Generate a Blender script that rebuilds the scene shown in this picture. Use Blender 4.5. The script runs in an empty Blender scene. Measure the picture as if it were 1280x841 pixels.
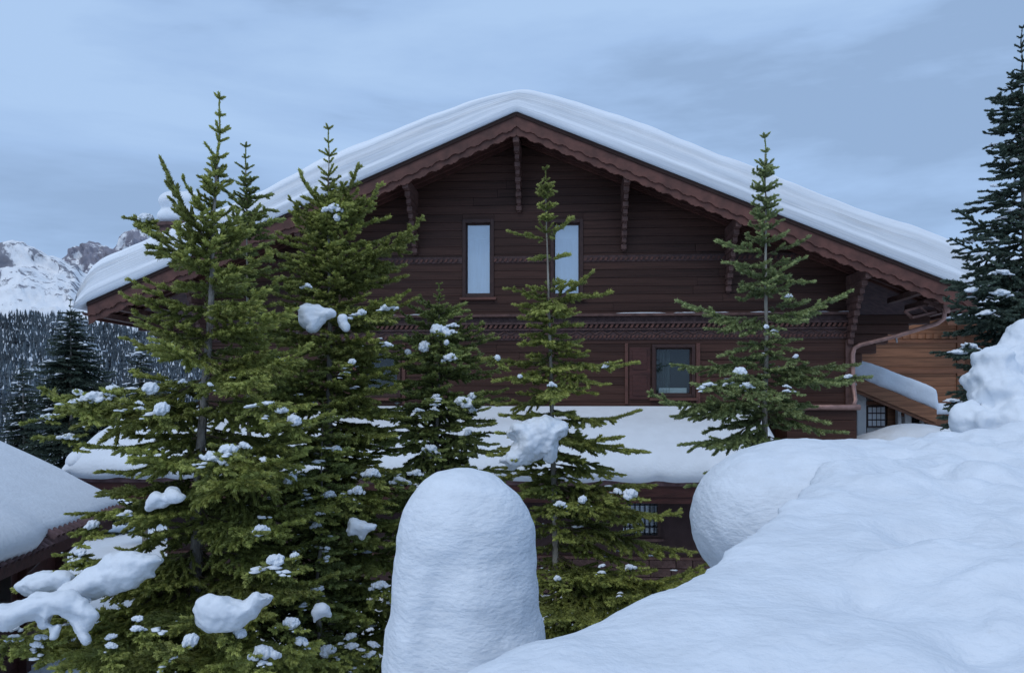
import bpy, bmesh, math, random
import numpy as np
from mathutils import Vector, Matrix, noise, Quaternion
R = math.radians
C = bpy.context.scene.collection
SC = bpy.context.scene
random.seed(7)

# ------------------------------------------------------------------ camera
CZ = 4.6                       # camera height above the yard in front of the house
F = 1000.0                     # focal length in pixels of the 1280 px wide photograph
YAW = R(4.0)
CX, HY = 640.0, 505.0          # centre column and horizon row of the photograph
FW = Vector((-math.sin(YAW), math.cos(YAW), 0)); RT = Vector((math.cos(YAW), math.sin(YAW), 0)); UP = Vector((0, 0, 1))
CAM = Vector((0, 0, CZ))
cd = bpy.data.cameras.new('camera'); cam = bpy.data.objects.new('camera', cd); C.objects.link(cam)
cam.location = CAM; cam.rotation_euler = (R(90), 0, YAW)
cd.sensor_width = 36; cd.lens = F / 1280 * 36; cd.shift_y = (HY - 420.5) / 1280
cd.clip_start = 0.05; cd.clip_end = 20000
SC.camera = cam

# ------------------------------------------------------------------ sky and light
SUN_EL, SUN_AZ = R(54), R(207)      # soft light through the clouds, from behind the camera's left shoulder
w = bpy.data.worlds.new('World'); SC.world = w; w.use_nodes = True
nt = w.node_tree; nt.nodes.clear(); N = nt.nodes.new; LK = nt.links.new
wo = N('ShaderNodeOutputWorld'); bg = N('ShaderNodeBackground'); bg.inputs['Strength'].default_value = 0.1
sky = N('ShaderNodeTexSky'); sky.sky_type = 'NISHITA'; sky.sun_disc = False
sky.sun_elevation = SUN_EL; sky.sun_rotation = SUN_AZ
tc = N('ShaderNodeTexCoord'); mp = N('ShaderNodeMapping'); mp.inputs['Scale'].default_value = (1.0, 1.0, 4.2)
mp.inputs['Location'].default_value = (0.35, 0.1, 0.62)
nz = N('ShaderNodeTexNoise'); nz.inputs['Scale'].default_value = 1.5; nz.inputs['Detail'].default_value = 6; nz.inputs['Roughness'].default_value = 0.56
nz.inputs['Distortion'].default_value = 0.25
cr = N('ShaderNodeValToRGB'); e = cr.color_ramp.elements
e[0].position = 0.41; e[0].color = (3.1, 4.55, 7.0, 1)
e[1].position = 0.60; e[1].color = (4.4, 6.25, 9.15, 1)
k = e.new(0.5); k.color = (3.85, 5.6, 8.55, 1)
mx = N('ShaderNodeMix'); mx.data_type = 'RGBA'; mx.inputs['Factor'].default_value = 0.93
LK(tc.outputs['Generated'], mp.inputs['Vector']); LK(mp.outputs['Vector'], nz.inputs['Vector']); LK(nz.outputs['Fac'], cr.inputs['Fac'])
LK(sky.outputs['Color'], mx.inputs['A']); LK(cr.outputs['Color'], mx.inputs['B']); LK(mx.outputs['Result'], bg.inputs['Color']); LK(bg.outputs['Background'], wo.inputs['Surface'])
sd = bpy.data.lights.new('sun', 'SUN'); sd.energy = 1.12; sd.angle = R(45); sd.color = (1.0, 0.97, 0.92)
sun = bpy.data.objects.new('sun', sd); C.objects.link(sun)
sdir = Vector((math.sin(SUN_AZ) * math.cos(SUN_EL), math.cos(SUN_AZ) * math.cos(SUN_EL), math.sin(SUN_EL)))
sun.rotation_euler = (-sdir).to_track_quat('-Z', 'Y').to_euler(); sun.location = (-5, -8, 30)
SC.view_settings.view_transform = 'Standard'; SC.view_settings.look = 'None'; SC.view_settings.exposure = 0; SC.view_settings.gamma = 1
SC.render.engine = 'CYCLES'
SC.cycles.max_bounces = 6; SC.cycles.diffuse_bounces = 4; SC.cycles.transparent_max_bounces = 8; SC.cycles.use_denoising = True

# ------------------------------------------------------------------ points from the photograph
def ray(px, py): return FW + RT * ((px - CX) / F) + UP * ((HY - py) / F)
def atD(px, py, D): return CAM + ray(px, py) * D
def atY(px, py, Y):
    r = ray(px, py); return CAM + r * (Y / r.y)

# ------------------------------------------------------------------ materials
def mat(name, col, rough=0.8, var=0.15, scale=8.0, bump=0.0, bscale=30.0, stretch=(1, 1, 1), metal=0.0, col2=None, rnd=0.0, spec=0.3):
    m = bpy.data.materials.new(name); m.use_nodes = True; t = m.node_tree; b = t.nodes['Principled BSDF']
    b.inputs['Roughness'].default_value = rough; b.inputs['Metallic'].default_value = metal; b.inputs['Specular IOR Level'].default_value = spec
    tc = t.nodes.new('ShaderNodeTexCoord'); mp = t.nodes.new('ShaderNodeMapping'); mp.inputs['Scale'].default_value = stretch
    n = t.nodes.new('ShaderNodeTexNoise'); n.inputs['Scale'].default_value = scale; n.inputs['Detail'].default_value = 6
    r = t.nodes.new('ShaderNodeValToRGB')
    c2 = col2 or tuple(min(1, c * (1 + var)) for c in col); c1 = tuple(c * (1 - var) for c in col) if col2 is None else col
    r.color_ramp.elements[0].position = 0.35; r.color_ramp.elements[1].position = 0.65
    r.color_ramp.elements[0].color = (*c1, 1); r.color_ramp.elements[1].color = (*c2, 1)
    t.links.new(tc.outputs['Object'], mp.inputs['Vector']); t.links.new(mp.outputs['Vector'], n.inputs['Vector']); t.links.new(n.outputs['Fac'], r.inputs['Fac'])
    out = r.outputs['Color']
    if rnd:
        oi = t.nodes.new('ShaderNodeObjectInfo'); mr = t.nodes.new('ShaderNodeMapRange')
        mr.inputs['To Min'].default_value = 1 - rnd; mr.inputs['To Max'].default_value = 1 + rnd
        hs = t.nodes.new('ShaderNodeHueSaturation'); t.links.new(oi.outputs['Random'], mr.inputs['Value']); t.links.new(mr.outputs['Result'], hs.inputs['Value'])
        t.links.new(out, hs.inputs['Color']); out = hs.outputs['Color']
    t.links.new(out, b.inputs['Base Color'])
    if bump:
        n2 = t.nodes.new('ShaderNodeTexNoise'); n2.inputs['Scale'].default_value = bscale; n2.inputs['Detail'].default_value = 8
        t.links.new(mp.outputs['Vector'], n2.inputs['Vector'])
        bp = t.nodes.new('ShaderNodeBump'); bp.inputs['Strength'].default_value = bump; bp.inputs['Distance'].default_value = 0.05
        t.links.new(n2.outputs['Fac'], bp.inputs['Height']); t.links.new(bp.outputs['Normal'], b.inputs['Normal'])
    return m
def needle_mat(name, old, new):
    m = bpy.data.materials.new(name); m.use_nodes = True; t = m.node_tree; b = t.nodes['Principled BSDF']
    at = t.nodes.new('ShaderNodeAttribute'); at.attribute_name = 'age'
    tcn = t.nodes.new('ShaderNodeTexCoord'); n = t.nodes.new('ShaderNodeTexNoise'); n.inputs['Scale'].default_value = 5.0
    oi = t.nodes.new('ShaderNodeObjectInfo')
    t.links.new(tcn.outputs['Object'], n.inputs['Vector'])
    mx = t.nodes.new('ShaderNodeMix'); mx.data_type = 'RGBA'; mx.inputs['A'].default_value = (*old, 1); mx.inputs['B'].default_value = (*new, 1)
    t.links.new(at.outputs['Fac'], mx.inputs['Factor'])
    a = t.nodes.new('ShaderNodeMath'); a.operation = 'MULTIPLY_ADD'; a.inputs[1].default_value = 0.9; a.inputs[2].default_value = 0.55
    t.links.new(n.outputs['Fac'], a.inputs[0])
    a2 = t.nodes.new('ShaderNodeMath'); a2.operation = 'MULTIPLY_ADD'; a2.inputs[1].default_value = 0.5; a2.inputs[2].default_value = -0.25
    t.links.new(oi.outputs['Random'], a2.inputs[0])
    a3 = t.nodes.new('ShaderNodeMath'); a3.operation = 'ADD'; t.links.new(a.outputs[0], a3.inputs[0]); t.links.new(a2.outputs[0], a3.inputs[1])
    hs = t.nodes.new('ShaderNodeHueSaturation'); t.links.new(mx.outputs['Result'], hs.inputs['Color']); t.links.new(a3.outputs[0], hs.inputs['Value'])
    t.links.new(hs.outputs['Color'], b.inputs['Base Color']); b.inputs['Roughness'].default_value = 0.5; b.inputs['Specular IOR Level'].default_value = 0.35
    tr = t.nodes.new('ShaderNodeBsdfTranslucent'); t.links.new(hs.outputs['Color'], tr.inputs['Color'])
    ms = t.nodes.new('ShaderNodeMixShader'); ms.inputs[0].default_value = 0.25
    t.links.new(b.outputs[0], ms.inputs[1]); t.links.new(tr.outputs[0], ms.inputs[2]); t.links.new(ms.outputs[0], t.nodes['Material Output'].inputs['Surface'])
    return m
def glass_mat(name, refl, tint=(0.8, 0.86, 0.9)):
    m = bpy.data.materials.new(name); m.use_nodes = True; t = m.node_tree; t.nodes.remove(t.nodes['Principled BSDF'])
    g = t.nodes.new('ShaderNodeBsdfGlossy'); g.inputs['Roughness'].default_value = 0.03; g.inputs['Color'].default_value = (0.95, 0.97, 1, 1)
    tr = t.nodes.new('ShaderNodeBsdfTransparent'); tr.inputs['Color'].default_value = (*tint, 1)
    n = t.nodes.new('ShaderNodeTexNoise'); n.inputs['Scale'].default_value = 1.2
    tcn = t.nodes.new('ShaderNodeTexCoord'); t.links.new(tcn.outputs['Object'], n.inputs['Vector'])
    bp = t.nodes.new('ShaderNodeBump'); bp.inputs['Strength'].default_value = 0.05; bp.inputs['Distance'].default_value = 0.02; t.links.new(n.outputs['Fac'], bp.inputs['Height']); t.links.new(bp.outputs['Normal'], g.inputs['Normal'])
    ms = t.nodes.new('ShaderNodeMixShader'); ms.inputs[0].default_value = refl
    t.links.new(tr.outputs[0], ms.inputs[1]); t.links.new(g.outputs[0], ms.inputs[2]); t.links.new(ms.outputs[0], t.nodes['Material Output'].inputs['Surface'])
    return m

M = {}
M['snow'] = mat('snow', (0.71, 0.755, 0.81), 0.6, 0.03, 3, 0.25, 14, spec=0.2)
M['snow_wind'] = mat('snow_wind', (0.69, 0.735, 0.79), 0.6, 0.04, 5, 0.38, 16, (1, 1, 2.2), spec=0.2)
M['snow_strata'] = mat('snow_strata', (0.76, 0.80, 0.85), 0.65, 0.05, 1.6, 0.35, 5, spec=0.2)
_t = M['snow_strata'].node_tree; _a = _t.nodes.new('ShaderNodeAttribute'); _a.attribute_name = 'layer'     # layer coordinate: along the roof, height in the slab
_mp = next(n_ for n_ in _t.nodes if n_.type == 'MAPPING'); _t.links.new(_a.outputs['Vector'], _mp.inputs['Vector'])
M['plank'] = mat('plank', (0.056, 0.0255, 0.0185), 0.5, 0.28, 3, 0.15, 20, (0.25, 3, 9), rnd=0.26, spec=0.2)
M['core'] = mat('core', (0.035, 0.019, 0.016), 0.9)
M['trim'] = mat('trim', (0.105, 0.041, 0.030), 0.6, 0.25, 4, 0.2, 18, (1, 1, 1), rnd=0.12, spec=0.4)
M['soffit'] = mat('soffit', (0.07, 0.026, 0.019), 0.7, 0.3, 3, 0.2, 15, (1, 0.3, 1), rnd=0.25)
M['corbel'] = mat('corbel', (0.105, 0.055, 0.046), 0.55, 0.3, 6, 0.3, 15)
M['carved'] = mat('carved', (0.075, 0.042, 0.04), 0.6, 0.3, 8, 0.4, 30)
M['red'] = mat('red_wood', (0.062, 0.022, 0.018), 0.5, 0.3, 4, 0.2, 18, (0.5, 3, 3))
M['render'] = mat('brown_render', (0.06, 0.037, 0.037), 0.9, 0.18, 3, 0.3, 60)
M['stone'] = mat('base_stone', (0.10, 0.06, 0.055), 0.9, 0.35, 5, 0.4, 20)
M['tile'] = mat('clay_tile', (0.13, 0.075, 0.075), 0.7, 0.3, 6, 0.3, 30, rnd=0.25)
M['copper'] = mat('copper_pipe', (0.34, 0.20, 0.17), 0.4, 0.25, 6, 0.05, 30, metal=0.35)
M['metal'] = mat('grey_metal', (0.26, 0.26, 0.27), 0.45, 0.15, 6, metal=0.5)
M['orange'] = mat('orange_plank', (0.25, 0.11, 0.055), 0.5, 0.3, 3, 0.2, 18, (0.4, 3, 9), rnd=0.18)
M['orange_dark'] = mat('orange_trim', (0.20, 0.085, 0.045), 0.5, 0.3, 4, 0.2, 18, (0.4, 3, 9))
M['plaster'] = mat('white_plaster', (0.72, 0.71, 0.69), 0.9, 0.06, 3, 0.2, 40)
M['frame'] = mat('window_frame', (0.05, 0.024, 0.02), 0.45, 0.2, 8)
M['blind'] = mat('blind', (0.82, 0.84, 0.86), 0.8, 0.03, 2); M['blind_cloth'] = mat('blind_cloth', (0.62, 0.66, 0.72), 0.8, 0.12, 2.5, stretch=(8, 1, .5))
M['dark'] = mat('room_dark', (0.03, 0.032, 0.034), 0.9, 0.3, 1)
M['curtain'] = mat('curtain', (0.07, 0.09, 0.09), 0.9, 0.4, 2, stretch=(6, 1, 0.4))
M['glass_sky'] = glass_mat('glass_sky', 0.30); M['glass'] = glass_mat('glass', 0.035, (0.75, 0.8, 0.8))
M['iron'] = mat('iron', (0.02, 0.02, 0.022), 0.5, 0.2)
M['bark'] = mat('bark', (0.13, 0.11, 0.095), 0.95, 0.4, 12, 0.8, 30, (1, 1, 0.4), col2=(0.36, 0.34, 0.31))
M['bark_pale'] = mat('bark_pale', (0.20, 0.18, 0.15), 0.9, 0.4, 10, 0.5, 30, (1, 1, 0.4), col2=(0.36, 0.34, 0.29))
M['twig'] = mat('twig', (0.11, 0.085, 0.055), 0.9, 0.3, 20)
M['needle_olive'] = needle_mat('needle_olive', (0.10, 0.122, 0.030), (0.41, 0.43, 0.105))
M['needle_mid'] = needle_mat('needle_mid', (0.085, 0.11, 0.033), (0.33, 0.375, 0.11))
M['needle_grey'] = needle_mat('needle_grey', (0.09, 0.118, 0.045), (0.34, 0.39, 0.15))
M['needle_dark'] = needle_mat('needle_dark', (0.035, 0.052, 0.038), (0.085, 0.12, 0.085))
M['forest'] = mat('far_needles', (0.075, 0.095, 0.11), 0.9, 0.5, 0.02)

# ------------------------------------------------------------------ mesh builder
class MB:
    def __init__(s): s.v = []; s.f = []; s.m = []
    def quad(s, a, b, c, d, mi=0):
        n = len(s.v); s.v += [tuple(a), tuple(b), tuple(c), tuple(d)]; s.f.append((n, n+1, n+2, n+3)); s.m.append(mi)
    def hexa(s, p, mi=0):          # 8 points: bottom ring then top ring
        n = len(s.v); s.v += [tuple(q) for q in p]
        for q in ((3,2,1,0),(4,5,6,7),(0,1,5,4),(1,2,6,5),(2,3,7,6),(3,0,4,7)): s.f.append(tuple(n+i for i in q)); s.m.append(mi)
    def box(s, x0, x1, y0, y1, z0, z1, mi=0):
        s.hexa([(x0,y0,z0),(x1,y0,z0),(x1,y1,z0),(x0,y1,z0),(x0,y0,z1),(x1,y0,z1),(x1,y1,z1),(x0,y1,z1)], mi)
    def beam(s, a, b, wd, ht, up=(0,0,1), mi=0):
        a, b = Vector(a), Vector(b); d = (b-a).normalized(); u = Vector(up); sd = d.cross(u).normalized(); u = sd.cross(d).normalized()
        p = []
        for u_ in (-1, 1):
            for q, s_ in ((a,-1),(a,1),(b,1),(b,-1)): p.append(q + sd*wd/2*s_ + u*ht/2*u_)
        s.hexa(p, mi)
    def tube(s, pts, rad, n=8, mi=0, cap=True):
        pts = [Vector(p) for p in pts]; rad = rad if isinstance(rad, (list, tuple)) else [rad]*len(pts); b0 = len(s.v)
        prev = None
        for i, p in enumerate(pts):
            d = (pts[min(i+1, len(pts)-1)] - pts[max(i-1, 0)]).normalized()
            if prev is None: prev = d.orthogonal().normalized()
            u = (prev - d*prev.dot(d)).normalized(); prev = u; v = d.cross(u)
            for j in range(n): a = 2*math.pi*j/n; s.v.append(tuple(p + (u*math.cos(a) + v*math.sin(a))*rad[i]))
        for i in range(len(pts)-1):
            for j in range(n): s.f.append((b0+i*n+j, b0+i*n+(j+1)%n, b0+(i+1)*n+(j+1)%n, b0+(i+1)*n+j)); s.m.append(mi)
        if cap:
            s.f.append(tuple(b0+j for j in reversed(range(n)))); s.m.append(mi)
            e0 = b0+(len(pts)-1)*n; s.f.append(tuple(e0+j for j in range(n))); s.m.append(mi)
    def grid(s, P, mi=0, closed_u=False):     # P[i][j]
        b0 = len(s.v); nu = len(P); nv = len(P[0])
        for r_ in P: s.v += [tuple(q) for q in r_]
        for i in range(nu-1 + (1 if closed_u else 0)):
            for j in range(nv-1):
                i2 = (i+1) % nu; s.f.append((b0+i*nv+j, b0+i2*nv+j, b0+i2*nv+j+1, b0+i*nv+j+1)); s.m.append(mi)
    def mesh(s, name, mats, smooth=False):
        me = bpy.data.meshes.new(name); me.from_pydata(s.v, [], s.f)
        for m in (mats if isinstance(mats, list) else [mats]): me.materials.append(m)
        me.polygons.foreach_set('material_index', s.m)
        if smooth: me.polygons.foreach_set('use_smooth', [True]*len(s.f))
        bm = bmesh.new(); bm.from_mesh(me); bmesh.ops.recalc_face_normals(bm, faces=bm.faces); bm.to_mesh(me); bm.free()
        me.update(); return me
def link(name, me, parent=None, mw=None):
    o = bpy.data.objects.new(name, me); C.objects.link(o)
    if parent:
        o.parent = parent
        o.matrix_basis = world(parent).inverted() @ (mw or Matrix())
    elif mw: o.matrix_basis = mw
    return o
def world(o):
    m = o.matrix_basis.copy()
    return world(o.parent) @ m if o.parent else m
def build(mb, name, mats, parent=None, smooth=False, bevel=0.0, origin=None):
    me = mb.mesh(name, mats, smooth)
    if origin is None and len(me.vertices):
        co = np.array([v.co for v in me.vertices]); origin = Vector(((co[:,0].min()+co[:,0].max())/2, (co[:,1].min()+co[:,1].max())/2, co[:,2].min()))
    me.transform(Matrix.Translation(-origin))
    o = link(name, me, parent, Matrix.Translation(origin))
    if bevel:
        b = o.modifiers.new('bevel', 'BEVEL'); b.width = bevel; b.segments = 2; b.limit_method = 'ANGLE'
    return o
def thing(name, label, cat, loc, group=None):
    o = bpy.data.objects.new(name, None); C.objects.link(o); o.location = loc; o.matrix_basis = Matrix.Translation(Vector(loc)); o.empty_display_size = 0.3
    return tag(o, label, cat, group)
def tag(o, label, cat, group=None):
    o['label'] = label; o['category'] = cat
    if group: o['group'] = group
    return o
def struct(o): o['kind'] = 'structure'; return o
def nzv(x, y=0, z=0): return noise.noise(Vector((x, y, z)))
def fbm(x, y, z=0, o=4):
    return noise.fractal(Vector((x, y, z)), 1.0, 2.0, o)
def sstep(a, b, x):
    t = min(1, max(0, (x-a)/(b-a))); return t*t*(3-2*t)
def lerp(a, b, t): return a+(b-a)*t
def interp(tab, x):
    if x <= tab[0][0]: return tab[0][1]
    for (a, b), (c, d) in zip(tab, tab[1:]):
        if x <= c: return b + (d-b)*(x-a)/(c-a)
    return tab[-1][1]

def blob(name, ells, voxel, m, smooth=6, amp=0.0, freq=3.0, extra=None):
    """a lump of snow: ellipsoids (centre, radii, tilt about y) fused into one skin"""
    bm = bmesh.new()
    for it in ells:
        c, r = Vector(it[0]), it[1]; rot = Matrix.Rotation(it[2] if len(it) > 2 else 0, 4, 'Y')
        bmesh.ops.create_icosphere(bm, subdivisions=3, radius=1, matrix=Matrix.Translation(c) @ rot @ Matrix.Diagonal((*r, 1)))
    if extra:
        me0 = extra.mesh('extra', m); bm.from_mesh(me0)
    me = bpy.data.meshes.new(name); bm.to_mesh(me); bm.free()
    o = bpy.data.objects.new(name, me); C.objects.link(o)
    a = o.modifiers.new('r', 'REMESH'); a.mode = 'VOXEL'; a.voxel_size = voxel
    if smooth: s_ = o.modifiers.new('s', 'SMOOTH'); s_.iterations = smooth; s_.factor = 0.6
    dg = bpy.context.evaluated_depsgraph_get(); dg.update()
    me2 = bpy.data.meshes.new_from_object(o.evaluated_get(dg)); bpy.data.objects.remove(o)
    me2.name = name; me2.materials.clear(); me2.materials.append(m)
    if amp:
        nrm = [v.normal.copy() for v in me2.vertices]
        for v, n_ in zip(me2.vertices, nrm): v.co += n_ * amp * fbm(v.co.x*freq, v.co.y*freq, v.co.z*freq)
    me2.polygons.foreach_set('use_smooth', [True]*len(me2.polygons)); me2.update()
    return me2

# ------------------------------------------------------------------ ground
def gz(x, y):
    left = -4.35 - 0.10*max(0, -x-7)
    z = lerp(left, -0.95, sstep(4.5, 8.5, x - 0.10*(y-18)))
    z = lerp(lerp(-1.8, z, 0.25*sstep(-4, 4, x)), z, sstep(2.2, 9.0, y)) if y < 9 else z
    d = math.hypot(x, y)
    z += 0.10*fbm(x*0.5, y*0.5, 3) * min(1, max(0.15, d/10))
    far = sstep(60, 500, d); z = lerp(z, -38 + 6*fbm(x*0.002, y*0.002, 9), far)
    return CZ + z
def spaced(lim, n, p): return [math.copysign(abs(t)**p*lim, t) for t in [i/n*2-1 for i in range(n+1)]]
mb = MB(); xs = spaced(7000, 170, 3.6); ys = [y+12 for y in spaced(7000, 170, 3.6)]
mb.grid([[(x, y, gz(x, y)) for y in ys] for x in xs])
struct(build(mb, 'ground', M['snow'], smooth=True, origin=Vector((0, 0, 0))))

# ------------------------------------------------------------------ mountains
def rock_snow(name, rock, bias, sc):
    m = bpy.data.materials.new(name); m.use_nodes = True; t = m.node_tree; b = t.nodes['Principled BSDF']; b.inputs['Roughness'].default_value = 0.9; b.inputs['Specular IOR Level'].default_value = 0.1
    tcn = t.nodes.new('ShaderNodeTexCoord'); mp = t.nodes.new('ShaderNodeMapping'); mp.inputs['Scale'].default_value = (1, 1, 0.6)
    n = t.nodes.new('ShaderNodeTexNoise'); n.inputs['Scale'].default_value = sc; n.inputs['Detail'].default_value = 10; n.inputs['Roughness'].default_value = 0.65
    at = t.nodes.new('ShaderNodeAttribute'); at.attribute_name = 'rock'
    a = t.nodes.new('ShaderNodeMath'); a.operation = 'MULTIPLY_ADD'; a.inputs[1].default_value = 0.9
    t.links.new(tcn.outputs['Object'], mp.inputs['Vector']); t.links.new(mp.outputs['Vector'], n.inputs['Vector'])
    t.links.new(n.outputs['Fac'], a.inputs[0]); t.links.new(at.outputs['Fac'], a.inputs[2])
    r = t.nodes.new('ShaderNodeValToRGB'); r.color_ramp.elements[0].position = bias; r.color_ramp.elements[1].position = bias+0.06
    r.color_ramp.elements[0].color = (0.78, 0.8, 0.83, 1); r.color_ramp.elements[1].color = (*rock, 1)
    t.links.new(a.outputs[0], r.inputs['Fac']); t.links.new(r.outputs['Color'], b.inputs['Base Color'])
    bp = t.nodes.new('ShaderNodeBump'); bp.inputs['Strength'].default_value = 0.8; bp.inputs['Distance'].default_value = 12
    t.links.new(n.outputs['Fac'], bp.inputs['Height']); t.links.new(bp.outputs['Normal'], b.inputs['Normal'])
    return m
def mountain(name, ridge, D0, D1, z0, m, p0, p1, nu, nv, amp, fr, rockf, conv):
    mb = MB(); P = []; rk = []
    for i in range(nu+1):
        px = lerp(p0, p1, i/nu); ry = interp(ridge, px) + 5*fbm(px*0.06, 2, 1, 6)
        top = atD(px, ry, D1); row = []
        bot = atD(px, HY, D0); bot.z = CZ + z0
        for j in range(nv+1):
            v = j/nv*1.15; q = bot.lerp(top, min(v, 1)); q.z = lerp(bot.z, top.z, min(v, 1)**conv)
            if v > 1: q += FW*(v-1)*4000; q.z -= (v-1)*2600
            fade = min(1, v*4)*(1 if v < 0.97 else 0.35)
            h = noise.ridged_multi_fractal(q*fr, 1.0, 2.1, 6, 1.0, 2.0) - 1.0
            q = q + (-FW*1.0 + UP*0.25)*amp*h*fade
            row.append(q); rk.append(rockf(px, v, h))
        P.append(row)
    mb.grid(P); o = build(mb, name, m, smooth=True, origin=atD((p0+p1)/2, HY, D0))
    at = o.data.attributes.new('rock', 'FLOAT', 'POINT'); at.data.foreach_set('value', rk)
    return struct(o)
mountain('mountain', [(-500,330),(-200,290),(-40,315),(0,305),(15,300),(32,303),(50,312),(62,318),(72,322),(90,330),(120,345),(200,370),(320,400)], 2000, 3200, 40,
         rock_snow('snowy_rock', (0.23, 0.235, 0.27), 0.62, 0.022), -500, 320, 330, 80, 60, 0.004, lambda px, v, h: 0.045 + 0.04*h + 0.12*sstep(0.4, .9, v) + .16*sstep(14, 4, px)*sstep(.72, .8, v)*sstep(1.0, .93, v), 1.15)
mountain('rocky_ridge', [(30,360),(70,335),(82,322),(95,312),(108,303),(118,301),(128,303),(140,308),(147,309),(150,296),(158,288),(168,286),(180,287),(186,293),(196,301),(215,318),(260,345),(330,380)], 2900, 3700, 150,
         rock_snow('bare_rock', (0.24, 0.235, 0.28), 0.53, 0.016), 30, 330, 260, 80, 70, 0.006, lambda px, v, h: 0.12 + 0.06*h + 0.02*v, 1.4)

# far wooded slope
def hz(x, y):
    d = FW.dot(Vector((x, y, 0))); s_ = RT.dot(Vector((x, y, 0)))
    return CZ - 24 + 0.262*(d-600) + 16*fbm(x*0.006, y*0.006, 4) - 26*sstep(-0.55, -0.40, s_/max(d, 1))*sstep(700, 1100, d)
mb = MB(); P = []
for i in range(71):
    row = []
    for j in range(31):
        q = RT*lerp(-1500, 500, i/70) + FW*lerp(330, 1160, j/30); z = hz(q.x, q.y)
        if j == 0: z = CZ - 80
        row.append((q.x, q.y, z))
    P.append(row)
mb.grid(P); struct(build(mb, 'forest_hill', M['snow'], smooth=True, origin=Vector((-500, 700, CZ-90))))
rng = random.Random(5); mb = MB()
for i in range(13000):
    d = lerp(480, 1130, rng.random()**0.8); s_ = lerp(-0.86, -0.30, rng.random())*d
    q = RT*s_ + FW*d
    if fbm(q.x*0.009, q.y*0.014, 7, 4) > 0.27 + .3*rng.random(): continue
    z = hz(q.x, q.y)-0.5; H = rng.uniform(6, 19); r0 = H*rng.uniform(0.15, 0.24)
    for t in range(4):
        zz = z + H*(0.05+0.23*t); rr = r0*(1-0.22*t); n0 = len(mb.v); top = min(z+H, zz+H*0.36); ph = rng.random()*6
        mb.v.append((q.x, q.y, top))
        for j in range(6):
            a = ph+j*math.pi/3; rj = rr*rng.uniform(0.6, 1.2); mb.v.append((q.x+rj*math.cos(a), q.y+rj*math.sin(a), zz+rng.uniform(-.5, .5)))
        for j in range(6):
            mb.f.append((n0, n0+1+j, n0+1+(j+1) % 6)); mb.m.append(1 if rng.random() < 0.10 else 0)
me = bpy.data.meshes.new('forest'); me.from_pydata(mb.v, [], mb.f); me.materials.append(M['forest']); me.materials.append(M['snow']); me.polygons.foreach_set('material_index', mb.m)
o = link('forest', me); o['kind'] = 'stuff'; o['label'] = 'dense snow dusted conifer forest on the distant hillside'; o['category'] = 'forest'

# ------------------------------------------------------------------ the big chalet
YW, YF = 20.0, 18.7
X0 = -1.2; APZ = CZ + 6.74; SL = 0.417; XL, XR = X0-10.4, X0+10.3; YB = 33.0
WL, WR = X0-8.05, X0+8.05
def roofz(x): return APZ - SL*abs(x-X0)
chalet = thing('chalet', 'large dark brown timber chalet with a broad snow covered gable roof', 'house', (X0, YW, CZ-4.35))
def part(mb, name, m, parent=chalet, **kw): return build(mb, name, m, parent, **kw)

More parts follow.
